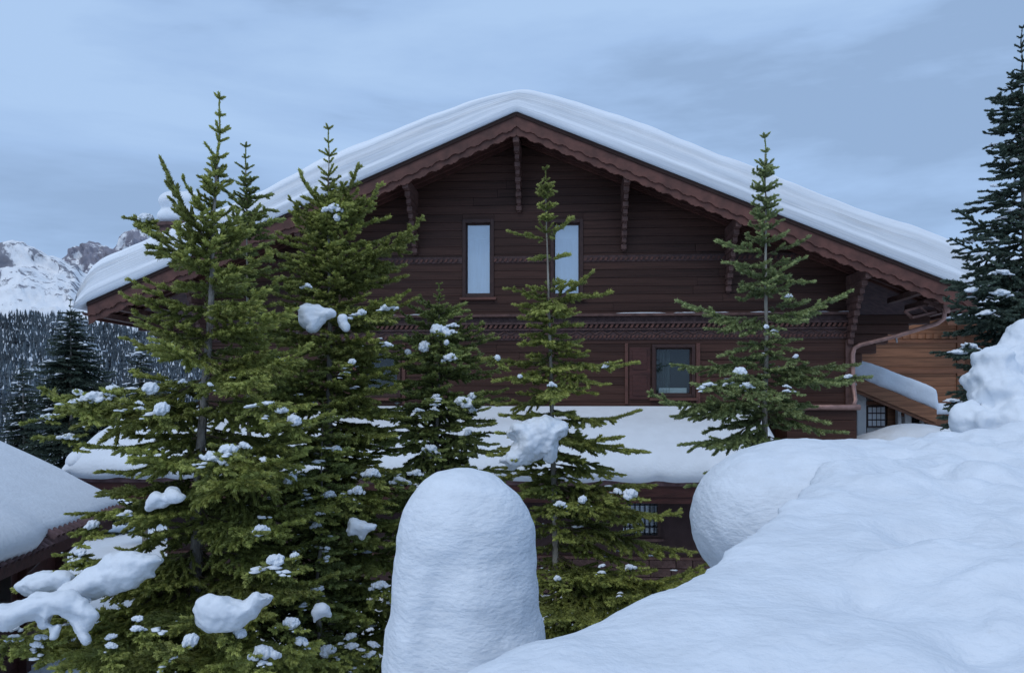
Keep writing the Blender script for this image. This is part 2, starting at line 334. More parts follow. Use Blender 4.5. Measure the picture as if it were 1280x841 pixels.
# roof deck and soffit boards
for sgn, xe in ((-1, XL), (1, XR)):
    mb = MB(); xa, xb = (xe, X0) if sgn < 0 else (X0, xe)
    za, zb = roofz(xa), roofz(xb)
    y0, y1 = YF-0.02, YB
    mb.hexa([(xa,y0,za-.10),(xb,y0,zb-.10),(xb,y1,zb-.10),(xa,y1,za-.10),(xa,y0,za),(xb,y0,zb),(xb,y1,zb),(xa,y1,za)])
    part(mb, 'roof', M['tile'])
    # rafters parallel with the slope, under the overhang
    for yy in (18.86, 19.2, 19.52, 19.84):
        mb = MB(); mb.beam((X0+sgn*0.08, yy, roofz(X0)-0.19-SL*0.08), (xe-sgn*0.1, yy, roofz(xe)-0.19+SL*0.1), 0.11, 0.15); part(mb, 'rafter', M['soffit'])
    # soffit boards between rafters
    nb = 34
    for i in range(nb):
        a = X0 + (xe-X0)*(i+0.04)/nb; b = X0 + (xe-X0)*(i+0.96)/nb
        mb = MB(); xa2, xb2 = min(a, b), max(a, b); dz = random.uniform(0, .006)
        mb.hexa([(xa2,YF+.04,roofz(xa2)-.135-dz),(xb2,YF+.04,roofz(xb2)-.135-dz),(xb2,YW+.25,roofz(xb2)-.135-dz),(xa2,YW+.25,roofz(xa2)-.135-dz),
                 (xa2,YF+.04,roofz(xa2)-.103),(xb2,YF+.04,roofz(xb2)-.103),(xb2,YW+.25,roofz(xb2)-.103),(xa2,YW+.25,roofz(xa2)-.103)])
        part(mb, 'soffit_board', M['soffit'])
    # bargeboards
    def strip(name, top, botf, ya, yb, m, step=0.02):
        n = int(abs(xe-X0)/step); mb = MB(); P = [[], [], [], []]
        for i in range(n+1):
            x = X0 + (xe-X0)*i/n + sgn*0.002; zt = roofz(x)-top; zb_ = roofz(x)-botf(abs(x-X0))
            for kk, q in enumerate(((x,ya,zt),(x,ya,zb_),(x,yb,zb_),(x,yb,zt))): P[kk].append(q)
        mb.grid([P[0], P[1], P[2], P[3]], closed_u=True)
        return part(mb, name, m)
    def wave(base, amp, per, ph=0):
        def f(s):
            u = ((s+ph) % per)/per; c = abs(2*u-1)
            return base + amp*(1-c**1.6) + .035*max(0, 1-abs(c-.93)/.12) - .03*max(0, 1-c/.16)
        return f
    bb = strip('bargeboard', -0.015, wave(0.40, 0.085, 0.37, 0.18), YF-.06, YF-.015, M['trim'])
    strip('scalloped_trim', -0.012, wave(0.245, 0.085, 0.37), YF-.105, YF-.062, M['trim'])
    strip('drip_edge', -0.055, lambda s: 0.035, YF-.14, YF+.1, M['core'], 0.5)
    # eave fascia along the side
    mb = MB(); mb.box(min(xe, xe+sgn*.05), max(xe, xe+sgn*.05), YF, YB, roofz(xe)-.34, roofz(xe)+.01); part(mb, 'fascia', M['trim'])

# core walls with the gable
def under(x): return roofz(x)-0.16
mb = MB(); yb_ = YB-1.0; n = len(mb.v)
pts = [(WL, CZ-4.4), (WR, CZ-4.4), (WR, under(WR)), (X0, under(X0)), (WL, under(WL))]
yf_ = YW+.24
mb.v += [(x, yf_, z) for x, z in pts] + [(x, yb_, z) for x, z in pts]
mb.f += [(0,1,2,3,4), (9,8,7,6,5)] + [(i, i+5, (i+1) % 5+5, (i+1) % 5) for i in range(5)]; mb.m += [0]*7
part(mb, 'wall', M['core'])
# side wall boards seen obliquely
for sx, x in ((-1, WL), (1, WR)):
    for i in range(16):
        z = CZ-0.9+i*0.3
        if z+.29 > under(x): break
        mb = MB(); t = .03+random.uniform(0, .008); mb.box(min(x, x+sx*t), max(x, x+sx*t), YW+.26, yb_, z+.006, z+.294); part(mb, 'plank', M['plank'])

# window openings in the facade  (x0, x1, z0, z1)
def rect(p0, p1, Y=YW):
    a = atY(p0[0], p0[1], Y); b = atY(p1[0], p1[1], Y); return (a.x, b.x, min(a.z, b.z), max(a.z, b.z))
W1 = rect((578, 372), (617.5, 274)); W2 = rect((688, 372), (729, 274)); W3 = rect((815, 497), (869, 430)); W4 = rect((452, 497), (501, 436))
WW = [W1, W2, W3, W4]
def window(x0, x1, z0, z1, kind, Y=YW, fw=0.085):
    f = MB(); yo, yi = Y-.035, Y+.235
    f.box(x0, x0+fw, yo, yi, z0, z1); f.box(x1-fw, x1, yo, yi, z0, z1)
    f.box(x0+fw, x1-fw, yo, yi, z1-fw, z1); f.box(x0+fw, x1-fw, yo, yi, z0, z0+fw)
    o = part(f, 'window', M['frame'], bevel=.006)
    sash = MB(); s_ = 0.035; a, b, c, d = x0+fw, x1-fw, z0+fw, z1-fw; ys_ = Y+.10
    sash.box(a, a+s_, ys_, ys_+.06, c, d); sash.box(b-s_, b, ys_, ys_+.06, c, d); sash.box(a+s_, b-s_, ys_, ys_+.06, d-s_, d); sash.box(a+s_, b-s_, ys_, ys_+.06, c, c+s_)
    build(sash, 'sash', M['frame'], o)
    p = MB(); p.box(a+s_-.005, b-s_+.005, ys_+.025, ys_+.04, c+s_-.005, d-s_+.005)
    build(p, 'pane', M['glass_sky'] if kind == 'blind' else M['glass'], o)
    sl = MB(); sl.box(x0-.06, x1+.06, Y-.10, Y-.037, z0-.07, z0-.005); build(sl, 'sill', M['trim'], o, bevel=.008)
    if kind == 'blind':
        bl = MB(); h = d-c
        bl.box(a+.01, b-.01, ys_+.075, ys_+.085, c+.01, d-h*.20); build(bl, 'blind', M['blind_cloth'], o)
        bl = MB(); bl.box(a+.01, b-.01, ys_+.09, ys_+.10, d-h*.20-.02, d-.005); bl.tube([(a+.01, ys_+.08, d-h*.20), (b-.01, ys_+.08, d-h*.20)], .018, 8); build(bl, 'blind', M['blind'], o)
    else:
        bl = MB(); bl.box(a, b, ys_+.12, ys_+.13, c, d); build(bl, 'room', M['dark'], o)
        cu = MB(); P = []
        for i in range(25):
            x = lerp(a+.02, a+(b-a)*.42, i/24); yy = ys_+.085+.018*math.sin(i*1.3); P.append([(x, yy, c), (x, yy, d)])
        cu.grid(P); build(cu, 'curtain', M['curtain'], o)
        lg = MB(); lg.box(a+.1, b-.1, ys_+.07, ys_+.10, c+.02, c+.16); build(lg, 'reflection_band', M['blind'], o)  # pale strip added behind the pane to imitate snow reflected in the glass
    return o
for W, kd in ((W1, 'blind'), (W2, 'blind'), (W3, 'dark'), (W4, 'dark')): window(*W, kd)

# facade planks, each row its own boards
RH = 0.205; zrow = CZ-0.35; prg = random.Random(3)
while True:
    z0, z1 = zrow+.002, zrow+RH-.002; zrow += RH
    hw = (APZ-0.17-z1)/SL
    if hw < 0.25: break
    xl, xr = max(WL, X0-hw), min(WR, X0+hw)
    segs = [(xl, xr, z0, z1)]
    for (a, b, c, d) in WW:
        ns = []
        for (p, q, r0, r1) in segs:
            if d <= r0 or c >= r1 or b <= p or a >= q: ns.append((p, q, r0, r1)); continue
            if a > p: ns.append((p, a-.003, r0, r1))
            if b < q: ns.append((b+.003, q, r0, r1))
            if c > r0+.02: ns.append((max(p, a), min(q, b), r0, c-.003))
            if d < r1-.02: ns.append((max(p, a), min(q, b), d+.003, r1))
        segs = ns
    for (p, q, r0, r1) in segs:
        cuts = [p]
        if q-p > 4.5: cuts.append(lerp(p, q, prg.uniform(.3, .7)))
        cuts.append(q)
        for a, b in zip(cuts, cuts[1:]):
            if b-a < .02: continue
            y = YW-prg.uniform(0, .006)
            el = (min(RH/SL, X0-a) if a <= xl+1e-6 and xl > WL+.01 else 0); er = (RH/SL if b >= xr-1e-6 and xr < WR-.01 else 0)
            mb = MB(); c_ = .006
            mb.hexa([(a-el,y,r0),(b-.006+er,y,r0),(b-.006+er,y+.06,r0),(a-el,y+.06,r0),(a,y,r1-c_),(b-.006,y,r1-c_),(b-.006,y+.06,r1),(a,y+.06,r1)])
            part(mb, 'plank', M['plank'])

# mouldings and carved friezes
def zat(px, py): return atY(px, py, YW).z
zl = zat(700, 394)
def moulding(name, z0, z1, dy, m, x0=WL, x1=WR, parent=chalet, cut=True):
    mb = MB()
    ivs = [(x0, x1)]
    if cut:
        for (a, b, c, d) in WW:
            if d > z0 and c < z1:
                ns = []
                for p, q in ivs:
                    if b <= p or a >= q: ns.append((p, q)); continue
                    if a > p: ns.append((p, a-.004))
                    if b < q: ns.append((b+.004, q))
                ivs = ns
    for p, q in ivs: mb.box(p, q, YW-dy, YW-.012, z0, z1)
    return part(mb, name, m, parent, bevel=.006)
def dentils(z0, z1, dy, per, m, gapf=.5, parent=None, diag=0.0):
    mb = MB(); x = WL+.02
    while x < WR-per:
        if not any(a-.02 < x+per*.5 < b+.02 and c < z1 and d > z0 for a, b, c, d in WW):
            wd = per*gapf
            mb.hexa([(x,YW-dy,z0),(x+wd,YW-dy,z0),(x+wd,YW-.014,z0),(x,YW-.014,z0),(x+diag,YW-dy,z1),(x+wd+diag,YW-dy,z1),(x+wd+diag,YW-.014,z1),(x+diag,YW-.014,z1)])
        x += per
    o = part(mb, 'dentil_row', m, parent); o['kind'] = 'stuff'; return o
zu = zat(800, 323)
f0 = moulding('carved_frieze', zu-.075, zu+.085, .030, M['carved']); dentils(zu-.045, zu+.03, .060, .125, M['trim'], .45, f0, .04)
moulding('ledge', zl-.045, zl+.02, .16, M['corbel'])
f1 = moulding('carved_frieze', zl-.62, zl-.047, .035, M['carved'])
dentils(zl-.33, zl-.24, .10, .125, M['trim'], .5, f1, .05)
dentils(zl-.58, zl-.51, .07, .10, M['trim'], .5, f1, .03)
moulding('ledge', zl-.235, zl-.19, .115, M['carved']); moulding('ledge', zl-.385, zl-.345, .09, M['carved'])
for i in range(1):   # carved waves on the frieze
    mb = MB(); x = WL+.1
    while x < WR-.3:
        mb.tube([(x+.30*t/8, YW-.048, zl-.445+.035*math.sin(t/8*2*math.pi)) for t in range(9)], .014, 5); x += .30
    o = part(mb, 'carving', M['corbel'], f1); o['kind'] = 'stuff'
mb = MB(); x = WL+.1; lrg = random.Random(8)
while x < WR-.2:
    ln = lrg.uniform(.4, 1.6)
    if lrg.random() < .75: mb.tube([(x+ln*t/6, YW-.115+.01*nzv(x+t), zl+.018) for t in range(7)], [.004]+[lrg.uniform(.012, .028) for _ in range(5)]+[.004], 6)
    x += ln + lrg.uniform(0, .5)
o = part(mb, 'snow_line', M['snow'], smooth=True); o['kind'] = 'stuff'
# posts and shutter of the lower storey
def post(px0, px1, py0, py1, dy, m, name='post', parent=chalet):
    x0, x1, z0, z1 = rect((px0, py1), (px1, py0)); mb = MB(); mb.box(x0, x1, YW-dy, YW-.013, z0, z1); return part(mb, name, m, parent, bevel=.008)
post(781, 785, 429, 505, .05, M['trim']); post(870, 875, 429, 505, .05, M['trim']); post(441, 446, 429, 505, .05, M['trim']); post(503, 507, 429, 505, .05, M['trim'])
post(1056, 1064, 425, 507, .07, M['corbel'], 'corner_post')
sh = post(786.5, 812.5, 434, 499, .045, M['red'], 'shutter')
x0, x1, z0, z1 = rect((786.5, 499), (812.5, 434))
for kz in range(2):
    mb = MB(); za, zb = lerp(z0, z1, kz*.5)+.09, lerp(z0, z1, kz*.5+.5)-.06
    mb.box(x0+.08, x1-.08, YW-.062, YW-.046, za, zb); build(mb, 'panel', M['red'], sh, bevel=.008)

# purlins with stepped corbels
def purlin(px, py, heights=1.35, steps=9, wdt=.145, frac=1.0):
    x = atY(px, py, YF+.05).x; zt = roofz(x)-.29 if abs(x-X0) > .2 else roofz(x)-.36
    mb = MB(); mb.box(x-wdt/2, x+wdt/2, YF-.005, YW+.24, zt-.24, zt); o = part(mb, 'purlin', M['corbel'], bevel=.012)
    mb = MB(); h = (heights)/steps
    for i in range(steps):
        fr = (i+1)/steps; yy = lerp(YF+.06, YW-.16, fr**0.8); z1_ = zt-.243-i*h; ww = wdt*(.92 if i % 2 == 0 else .74)
        mb.box(x-ww/2, x+ww/2, yy, YW+.2, z1_-h*.80, z1_); mb.box(x-ww*.36, x+ww*.36, yy+.05, YW+.2, z1_-h, z1_-h*.80)
    build(mb, 'corbel', M['corbel'], o, bevel=.010)
    return o
for px, py in ((645, 175), (507, 240), (784, 230), (923, 285), (372, 300)): purlin(px, py)
purlin(1085, 340, 1.45, 9); purlin(228, 380, 1.45, 9)
# wall plate logs corbelled out past the corners under the eaves
for sx, wx, xe in ((1, WR, XR), (-1, WL, XL)):
    for i, (ln, z) in enumerate(((2.02, .34), (1.52, .58), (1.02, .82), (.74, 1.06), (.40, 1.30))):
        zt = roofz(xe)-z+.10; mb = MB(); a, b = (wx, wx+ln) if sx > 0 else (wx-ln, wx)
        mb.box(a, b, YW+.3, YW+.55, zt-.235, zt); part(mb, 'corbel_log', M['red'] if sx < 0 else M['plank'], bevel=.02)
    for j in range(3):
        xx = xe-sx*(.25+.42*j); mb = MB(); mb.box(xx-.09, xx+.09, YF+.06, YW+.5, roofz(xx)-.40, roofz(xx)-.27); part(mb, 'eave_beam', M['corbel'])

# eave gutters and downpipe at the right corner
for xe, sx in ((XR, 1), (XL, -1)):
    mb = MB(); P = []
    for i in range(2):
        y = (YF+.02, YB)[i]; P.append([(xe+sx*.13+.09*math.cos(a), y, roofz(xe)-.16+.09*math.sin(a)) for a in [math.pi+math.pi*t/8 for t in range(9)]])
    mb.grid(P); o = part(mb, 'gutter', M['copper'], smooth=True); s_ = o.modifiers.new('s', 'SOLIDIFY'); s_.thickness = .01
mb = MB()
dp = [atY(1181, 388, YF+.35), atY(1180, 398, YF+.5), atY(1172, 404, YF+.6), atY(1120, 420, YF+.9), atY(1075, 431, YW-.2), atY(1068, 435, YW-.12), atY(1066, 443, YW-.12), atY(1066.5, 480, YW-.12), atY(1069, 500, YW-.2), atY(1067, 507, YW-.3)]
mb.tube(dp, .052, 10); o = part(mb, 'downpipe', M['copper'], smooth=True)
mb = MB(); mb.tube([dp[3]+Vector((0,0,.01)), dp[3]+Vector((.02,.0,-.16))], .02, 6); mb.tube([dp[7]+Vector((-.08,0,0)), dp[7]+Vector((.08,0,0))], .03, 6); build(mb, 'pipe_clip', M['metal'], o)
mb = MB(); q = atY(1183, 388, YF+.35); mb.tube([q+Vector((0,0,.12)), q+Vector((0,0,-.06))], [.12, .07], 10); part(mb, 'hopper', M['copper'])
# lattice of eave brackets under the right corner
mb = MB()
for (a, b, rr) in (((1131,389),(1160,381),.03),((1160,381),(1184,386),.03),((1140,397),(1170,390),.03),((1155,376),(1182,384),.03),((1131,389),(1140,397),.03),((1150,384),(1160,392),.02),((1168,383),(1176,388),.02)):
    mb.beam(atY(*a, YF+.25), atY(*b, YF+.35), rr*1.6, rr*1.8)
part(mb, 'eave_bracket', M['corbel'])

# chimney
p = atY(226, 330, 24); mb = MB(); ctop = atY(226, 286, 24).z; mb.box(p.x-.5, p.x+.5, 23.5, 24.5, roofz(p.x)-.2, ctop)
ch = part(mb, 'chimney', M['stone']); mb = MB(); mb.box(p.x-.58, p.x+.58, 23.42, 24.58, ctop, ctop+.10); build(mb, 'chimney_cap', M['stone'], ch)
me = blob('snow_cap', [((-.18,0,.25),(.52,.6,.32)), ((.25,0,.27),(.52,.6,.34)), ((-.1,-.1,.72),(.52,.52,.33)), ((.35,0,.74),(.5,.55,.32))], .06, M['snow'], 4)
link('snow_cap', me, ch, Matrix.Translation((p.x, 24, ctop+.08)))

# low roof of the projecting ground floor
YE = 17.2; ZE = CZ-1.62; PL = atY(92, 597, YE).x; PR = atY(985, 597, YE).x
ZT = CZ-.06
def lowz(y): return lerp(ZE, ZT, (y-YE)/(YW-YE))
lr = MB(); lr.hexa([(PL,YE,ZE-.12),(PR,YE,ZE-.12),(PR,YW-.02,ZT-.12),(WL-1.0,YW-.02,ZT-.12),(PL,YE,ZE),(PR,YE,ZE),(PR,YW-.02,ZT),(WL-1.0,YW-.02,ZT)])
lr.hexa([(PL,YE,ZE-.12),(WL-1.0,YW-.02,ZT-.12),(WL-.2,YB-4,ZT-.12),(PL,YB-4,ZE-.12),(PL,YE,ZE),(WL-1.0,YW-.02,ZT),(WL-.2,YB-4,ZT),(PL,YB-4,ZE)])
low = part(lr, 'porch_roof', M['tile'])
tm = MB(); tm.grid([[(.10*math.cos(a), y, .085*math.sin(a)) for a in [math.pi*t/6 for t in range(7)]] for y in (0, .5)]); tile_me = tm.mesh('tile', M['tile'], True)
x = PL+.1; ti = 0
while x < PR-.1:
    o = link('tile', tile_me, low, Matrix.Translation((x, YE-.08, ZE+.005+random.uniform(-.006, .006))) @ Matrix.Rotation(R(29), 4, 'X')); x += .205; ti += 1
mb = MB(); mb.box(PL+.05, PR, YE+.02, YE+.06, ZE-.36, ZE-.02); build(mb, 'fascia', M['red'], low, bevel=.01)
mb = MB(); mb.box(PL+.05, PR, YE+.065, YE+.10, ZE-.50, ZE-.12); build(mb, 'fascia', M['red'], low)
x = PL+.3
while x < PR:
    mb = MB(); mb.box(x, x+.12, YE+.1, YW-.3, ZE-.34, ZE-.16); build(mb, 'rafter_end', M['plank'], low); x += .9
YP = 18.3
mb = MB(); bwL, bwR = WL-.2, PR-.25
W5 = rect((775, 672), (826, 620), YP)
a, b, c, d = W5
mb.box(bwL, a, YP, YW+.2, CZ-4.6, ZE+.25); mb.box(b, bwR, YP, YW+.2, CZ-4.6, ZE+.25); mb.box(a, b, YP, YW+.2, CZ-4.6, c); mb.box(a, b, YP, YW+.2, d, ZE+.25)
part(mb, 'ground_floor_wall', M['render'])
f = MB(); fw = .07
f.box(a, a+fw, YP-.02, YP+.3, c, d); f.box(b-fw, b, YP-.02, YP+.3, c, d); f.box(a+fw, b-fw, YP-.02, YP+.3, d-fw, d); f.box(a+fw, b-fw, YP-.02, YP+.3, c, c+fw)
o = part(f, 'window', M['frame']); mb = MB(); mb.box(a+fw, b-fw, YP+.16, YP+.17, c+fw, d-fw); build(mb, 'pane', M['glass_sky'], o)
mb = MB(); mb.box(a+fw, b-fw, YP+.28, YP+.29, c+fw+(d-c)*.25, d-fw); build(mb, 'curtain', M['blind'], o)
mb = MB(); mb.box(a-.06, b+.06, YP-.10, YP-.022, c-.06, c); build(mb, 'sill', M['stone'], o)
for zz in (.25, .5, .78): mb = MB(); mb.tube([(a+fw, YP+.06, lerp(c, d, zz)), (b-fw, YP+.06, lerp(c, d, zz))], .013, 6); build(mb, 'grille_bar', M['iron'], o)
for i in range(7): xx = lerp(a+fw, b-fw, (i+.5)/7); mb = MB(); mb.tube([(xx, YP+.045, c+fw), (xx, YP+.045, d-fw)], .011, 6); build(mb, 'grille_bar', M['iron'], o)
# stone base courses under a pale string course
zb = atY(765, 696, YP).z
mb = MB(); mb.box(bwL, bwR, YP-.10, YP-.003, zb-.03, zb+.03); part(mb, 'string_course', M['corbel'])
brg = random.Random(2)
for r_ in range(4):
    x = bwL + brg.uniform(0, .3)
    while x < bwR-.3:
        wd = brg.uniform(.32, .6)
        if atY(600, 0, YP).x < x < atY(900, 0, YP).x:
            mb = MB(); z1_ = zb-.035-r_*.2; mb.box(x, x+wd-.015, YP-.06-brg.uniform(0, .03), YP-.003, z1_-.185, z1_); part(mb, 'stone', M['stone'], bevel=.015)
        x += wd
# balcony parapet with a copper capped rail at the right
bx0, bx1 = atY(984, 510, YW-1.1).x, atY(1071, 510, YW-1.1).x; yb0 = YW-1.1
zc = atY(1030, 509, yb0).z
for i in range(6):
    mb = MB(); z1_ = zc-.06-i*.24; mb.box(bx0, bx1, yb0+random.uniform(0, .01), YW-.05, z1_-.232, z1_); part(mb, 'balcony_board', M['plank'])
mb = MB(); mb.tube([(bx0-.05, yb0-.05, zc), (bx1+.05, yb0-.05, zc), (bx1+.07, yb0+.1, zc), (bx1+.07, YW-.2, zc)], .065, 10); part(mb, 'balcony_rail', M['copper'], smooth=True)

# snow on the main roof: one thick layered slab
def slab_snow(name, label, path, thick, yfr, ybk, m, lap=.18, group=None):
    """path: x samples with roof height; front face shows the snowfalls as ledges"""
    mb = MB(); P = []; n = len(path); lay = []
    prof = [(0.0, .06), (.02, .0), (.10, .015), (.17, -.035), (.25, -.005), (.33, .035), (.40, .005), (.50, .045), (.58, .01), (.62, .06), (.70, .02), (.78, .055), (.86, .09), (.92, .15), (.965, .27), (.99, .48), (1.0, .85), (1.0, 2.5)]
    for i, (x, z, t) in enumerate(path):
        row = []
        for (h, dy) in prof:
            wob = .04*nzv(x*.3, h*7, 2) + .02*nzv(x*1.2, h*11, 7)
            y = yfr + dy + wob; row.append((x, y, z + h*t + (.03*nzv(x*.5, h*2, 5) + .012*nzv(x*3, h*8, 1))*min(1, h*3))); lay.append((x*.10, h*7+.15*nzv(x*.3, 9), (y-yfr)*.6))
        lay += [(x*.1, 9, 6), (x*.1, 0, 6), lay[-len(prof)]]
        row.append((x, ybk, z+t)); row.append((x, ybk, z)); row.append(row[0]); P.append(row)
    mb.grid(P)
    for r_ in (P[0], P[-1]):
        n0 = len(mb.v); mb.v += [tuple(q) for q in r_[:-1]]; mb.f.append(tuple(range(n0, n0+len(r_)-1))); mb.m.append(0)
    for r_ in (P[0], P[-1]): lay += [(.3, i*.4, 0) for i in range(len(r_)-1)]
    o = build(mb, name, m, smooth=True)
    at = o.data.attributes.new('layer', 'FLOAT_VECTOR', 'POINT'); at.data.foreach_set('vector', [c for q in lay for c in q])
    return tag(o, label, 'snow', group)
path = []; nS = 260
for i in range(nS+1):
    x = lerp(XL-.30, XR+.30, i/nS); d = abs(x-X0); e_ = min(x-(XL-.30), (XR+.30)-x)
    zr = roofz(x)+.062; ztop = APZ + 1.06 - SL*math.sqrt(d*d+1.1) + .03*math.sin(x*.9) + .10*nzv(x*.45, 11) + .03*nzv(x*1.6, 3) + .02
    t = ztop - zr
    if e_ < .75: t *= max(.10, math.sqrt(max(0, 1-(1-e_/.75)**2)))
    if x < XL or x > XR: zr = min(zr, roofz(XL if x < X0 else XR)+.062) - .03
    path.append((x, zr, t))
slab_snow('roof_snow', 'thick layered snow slab lying over the gable of the big dark chalet', path, .8, YF-.20, YB, M['snow_strata'])

# snow on the low roof with a drooping, scalloped lip
mb = MB(); P = []; nx = 240
for i in range(nx+1):
    x = lerp(PL-.25, PR+.05, i/nx); e_ = min(1, (x-(PL-.25))/.5, ((PR+.05)-x)/.3 + .05); ed = math.sqrt(max(.0, 1-(1-max(0, e_))**2))
    sc = abs(math.sin((x-PL)*math.pi/1.08))**.6
    lip = YE-.16-.03*sc+.04*nzv(x*.8, 3); drop = -.01+.05*sc+.03*nzv(x*1.7, 1)
    row = [(x, lip+.20, ZE-.02), (x, lip+.07, ZE-drop), (x, lip+.0, ZE-drop+.10)]
    T = (.43+.04*nzv(x*.5, 8))*ed+.03
    for (h, dy) in ((.35, -.03), (.6, .0), (.8, .06), (.93, .17), (1.0, .36)):
        row.append((x, lip+dy+.03*nzv(x*1.2, h*5, 4), lowz(YE+dy*.9)-.02+T*h))
    for v in (.3, .5, .7, .85, .97):
        y = lerp(YE+.3, YW-.12, v); row.append((x, y, lowz(y)+T*lerp(1, .16, sstep(.2, 1, v)) + .05*nzv(x*.4, y, 6)))
    row.append((x, YW-.06, ZT+.01)); P.append(row)
mb.grid(P)
o = build(mb, 'porch_snow', M['snow'], smooth=True); tag(o, 'deep smooth snow on the low roof along the foot of the dark chalet', 'snow')
me = blob('corner_snow', [((.05,.1,-.04),(.36,.6,.34)), ((.5,1.0,.16),(.7,1.2,.36)), ((1.4,1.4,.42),(.9,1.2,.4)), ((.25,2.8,.2),(.6,1.9,.42))], .08, M['snow'], 5)
q = atY(102, 575, YE+.3); o = link('corner_snow', me, None, Matrix.Translation(q)); tag(o, 'rounded bulge of snow at the far left corner of the low roof', 'snow')

# ------------------------------------------------------------------ orange annex chalet at the right
YA = 26.5
ax0, ax1 = atY(1070, 500, YA).x, atY(1203, 500, YA).x
annex = thing('annex_chalet', 'smaller chalet of orange brown boards seen past the right corner of the big one', 'house', ((ax0+ax1)/2, YA, CZ-1))
zt_ = CZ+3.3
mb = MB(); mb.box(ax0+.02, ax1-.02, YA+.06, YA+7, CZ-2, zt_); mb.box(ax1-.02, ax1+5, YA+3.0, YA+7, CZ-2, zt_); build(mb, 'wall', M['orange_dark'], annex)
for i in range(15):
    z = CZ-1.2+i*.3; mb = MB(); y = YA-random.uniform(0, .012); mb.box(ax0, ax1-.19, y, y+.06, z+.006, z+.294); build(mb, 'plank', M['orange'], annex)
    mb = MB(); mb.box(ax1-.018, ax1+.03+random.uniform(0, .01), YA+.12, YA+3.0, z+.006, z+.294); build(mb, 'plank', M['orange'], annex)
    mb = MB(); mb.box(ax1+.04, ax1+4, YA+2.96-random.uniform(0,.01), YA+3.02, z+.006, z+.294); build(mb, 'plank', M['orange'], annex)
mb = MB(); mb.box(ax1-.18, ax1+.05, YA-.05, YA+.11, CZ-1.2, zt_); build(mb, 'corner_post', M['orange_dark'], annex)
for zz, t in ((atY(1150, 425, YA).z, .10), (atY(1150, 461, YA).z, .14)):
    mb = MB(); mb.box(ax0, ax1-.185, YA-.09, YA-.015, zz-t, zz); build(mb, 'ledge', M['orange_dark'], annex, bevel=.01)
mb = MB(); x = ax0; zz = atY(1150, 425, YA).z
while x < ax1-.3: mb.box(x, x+.12, YA-.055, YA-.014, zz+.04, zz+.20); x += .24
o = build(mb, 'dentil_row', M['orange'], annex); o['kind'] = 'stuff'
# its main roof, mostly behind the fir
rA = atY(1212, 398, YA-1.2); rx0, rx1 = ax1-1.0, ax1+6
mb = MB(); mb.hexa([(rx0,YA-1.2,rA.z-.2),(rx1,YA-1.2,rA.z-.2),(rx1,YA+6,rA.z+2.4),(rx0,YA+6,rA.z+2.4),(rx0,YA-1.2,rA.z-.05),(rx1,YA-1.2,rA.z-.05),(rx1,YA+6,rA.z+2.55),(rx0,YA+6,rA.z+2.55)]); build(mb, 'roof', M['orange_dark'], annex)
me = blob('annex_snow', [], .12, M['snow'], 8, extra=(lambda m_: (m_.hexa([(rx0-.2,YA-1.4,rA.z-.1),(rx1,YA-1.4,rA.z-.1),(rx1,YA+6,rA.z+2.45),(rx0-.2,YA+6,rA.z+2.45),(rx0-.2,YA-1.4,rA.z+.7),(rx1,YA-1.4,rA.z+.7),(rx1,YA+6,rA.z+3.3),(rx0-.2,YA+6,rA.z+3.3)]), m_)[1])(MB()))
o = link('annex_roof_snow', me); tag(o, 'patch of roof snow glimpsed between the boughs of the dark fir', 'snow')
# porch with a sloping roof
YPf = 23.6
def sl(px, py, Y): return atY(px, py, Y)
a, b = sl(1066, 469, YPf), sl(1171, 513, YPf)
mb = MB()
for (P0, P1) in ((a, b),):
    mb.hexa([(P0.x,YPf+.05,P0.z-.12),(P1.x,YPf+.05,P1.z-.12),(P1.x,YA-.1,P1.z-.12),(P0.x,YA-.1,P0.z-.12),(P0.x,YPf+.05,P0.z),(P1.x,YPf+.05,P1.z),(P1.x,YA-.1,P1.z),(P0.x,YA-.1,P0.z)])
pr = build(mb, 'porch_roof', M['orange_dark'], annex)
mb = MB(); mb.hexa([(a.x,YPf,a.z-.36),(b.x,YPf,b.z-.36),(b.x,YPf+.05,b.z-.36),(a.x,YPf+.05,a.z-.36),(a.x,YPf,a.z+.02),(b.x,YPf,b.z+.02),(b.x,YPf+.05,b.z+.02),(a.x,YPf+.05,a.z+.02)]); build(mb, 'bargeboard', M['orange'], pr)
mb = MB(); mb.hexa([(a.x,YPf+.055,a.z-.46),(b.x,YPf+.055,b.z-.46),(b.x,YPf+.1,b.z-.46),(a.x,YPf+.055,a.z-.46),(a.x,YPf+.055,a.z-.1),(b.x,YPf+.055,b.z-.1),(b.x,YPf+.1,b.z-.1),(a.x,YPf+.1,a.z-.1)]); build(mb, 'bargeboard', M['orange_dark'], pr)
ebx = b.x; mb = MB(); c2 = sl(1236, 522, YPf+.6); mb.box(ebx-.02, c2.x, YPf+.3, YA-.1, b.z-.42, b.z-.12); build(mb, 'eave_beam', M['orange_dark'], annex)
xt = MB(); xt.hexa([(a.x-.1,YPf-.08,a.z+.03),(b.x+.05,YPf-.08,b.z+.0),(b.x+.05,YA-.15,b.z+.0),(a.x-.1,YA-.15,a.z+.03),(a.x-.1,YPf-.08,a.z+.60),(b.x+.05,YPf-.08,b.z+.62),(b.x+.05,YA-.15,b.z+.66),(a.x-.1,YA-.15,a.z+.66)])
xt.hexa([(ebx-.3,YPf+.2,b.z-.11),(c2.x,YPf+.2,b.z-.11),(c2.x,YA-.15,b.z-.11),(ebx-.3,YA-.15,b.z-.11),(ebx-.3,YPf+.2,b.z+.22),(c2.x,YPf+.2,b.z+.14),(c2.x,YA-.15,b.z+.2),(ebx-.3,YA-.15,b.z+.24)])
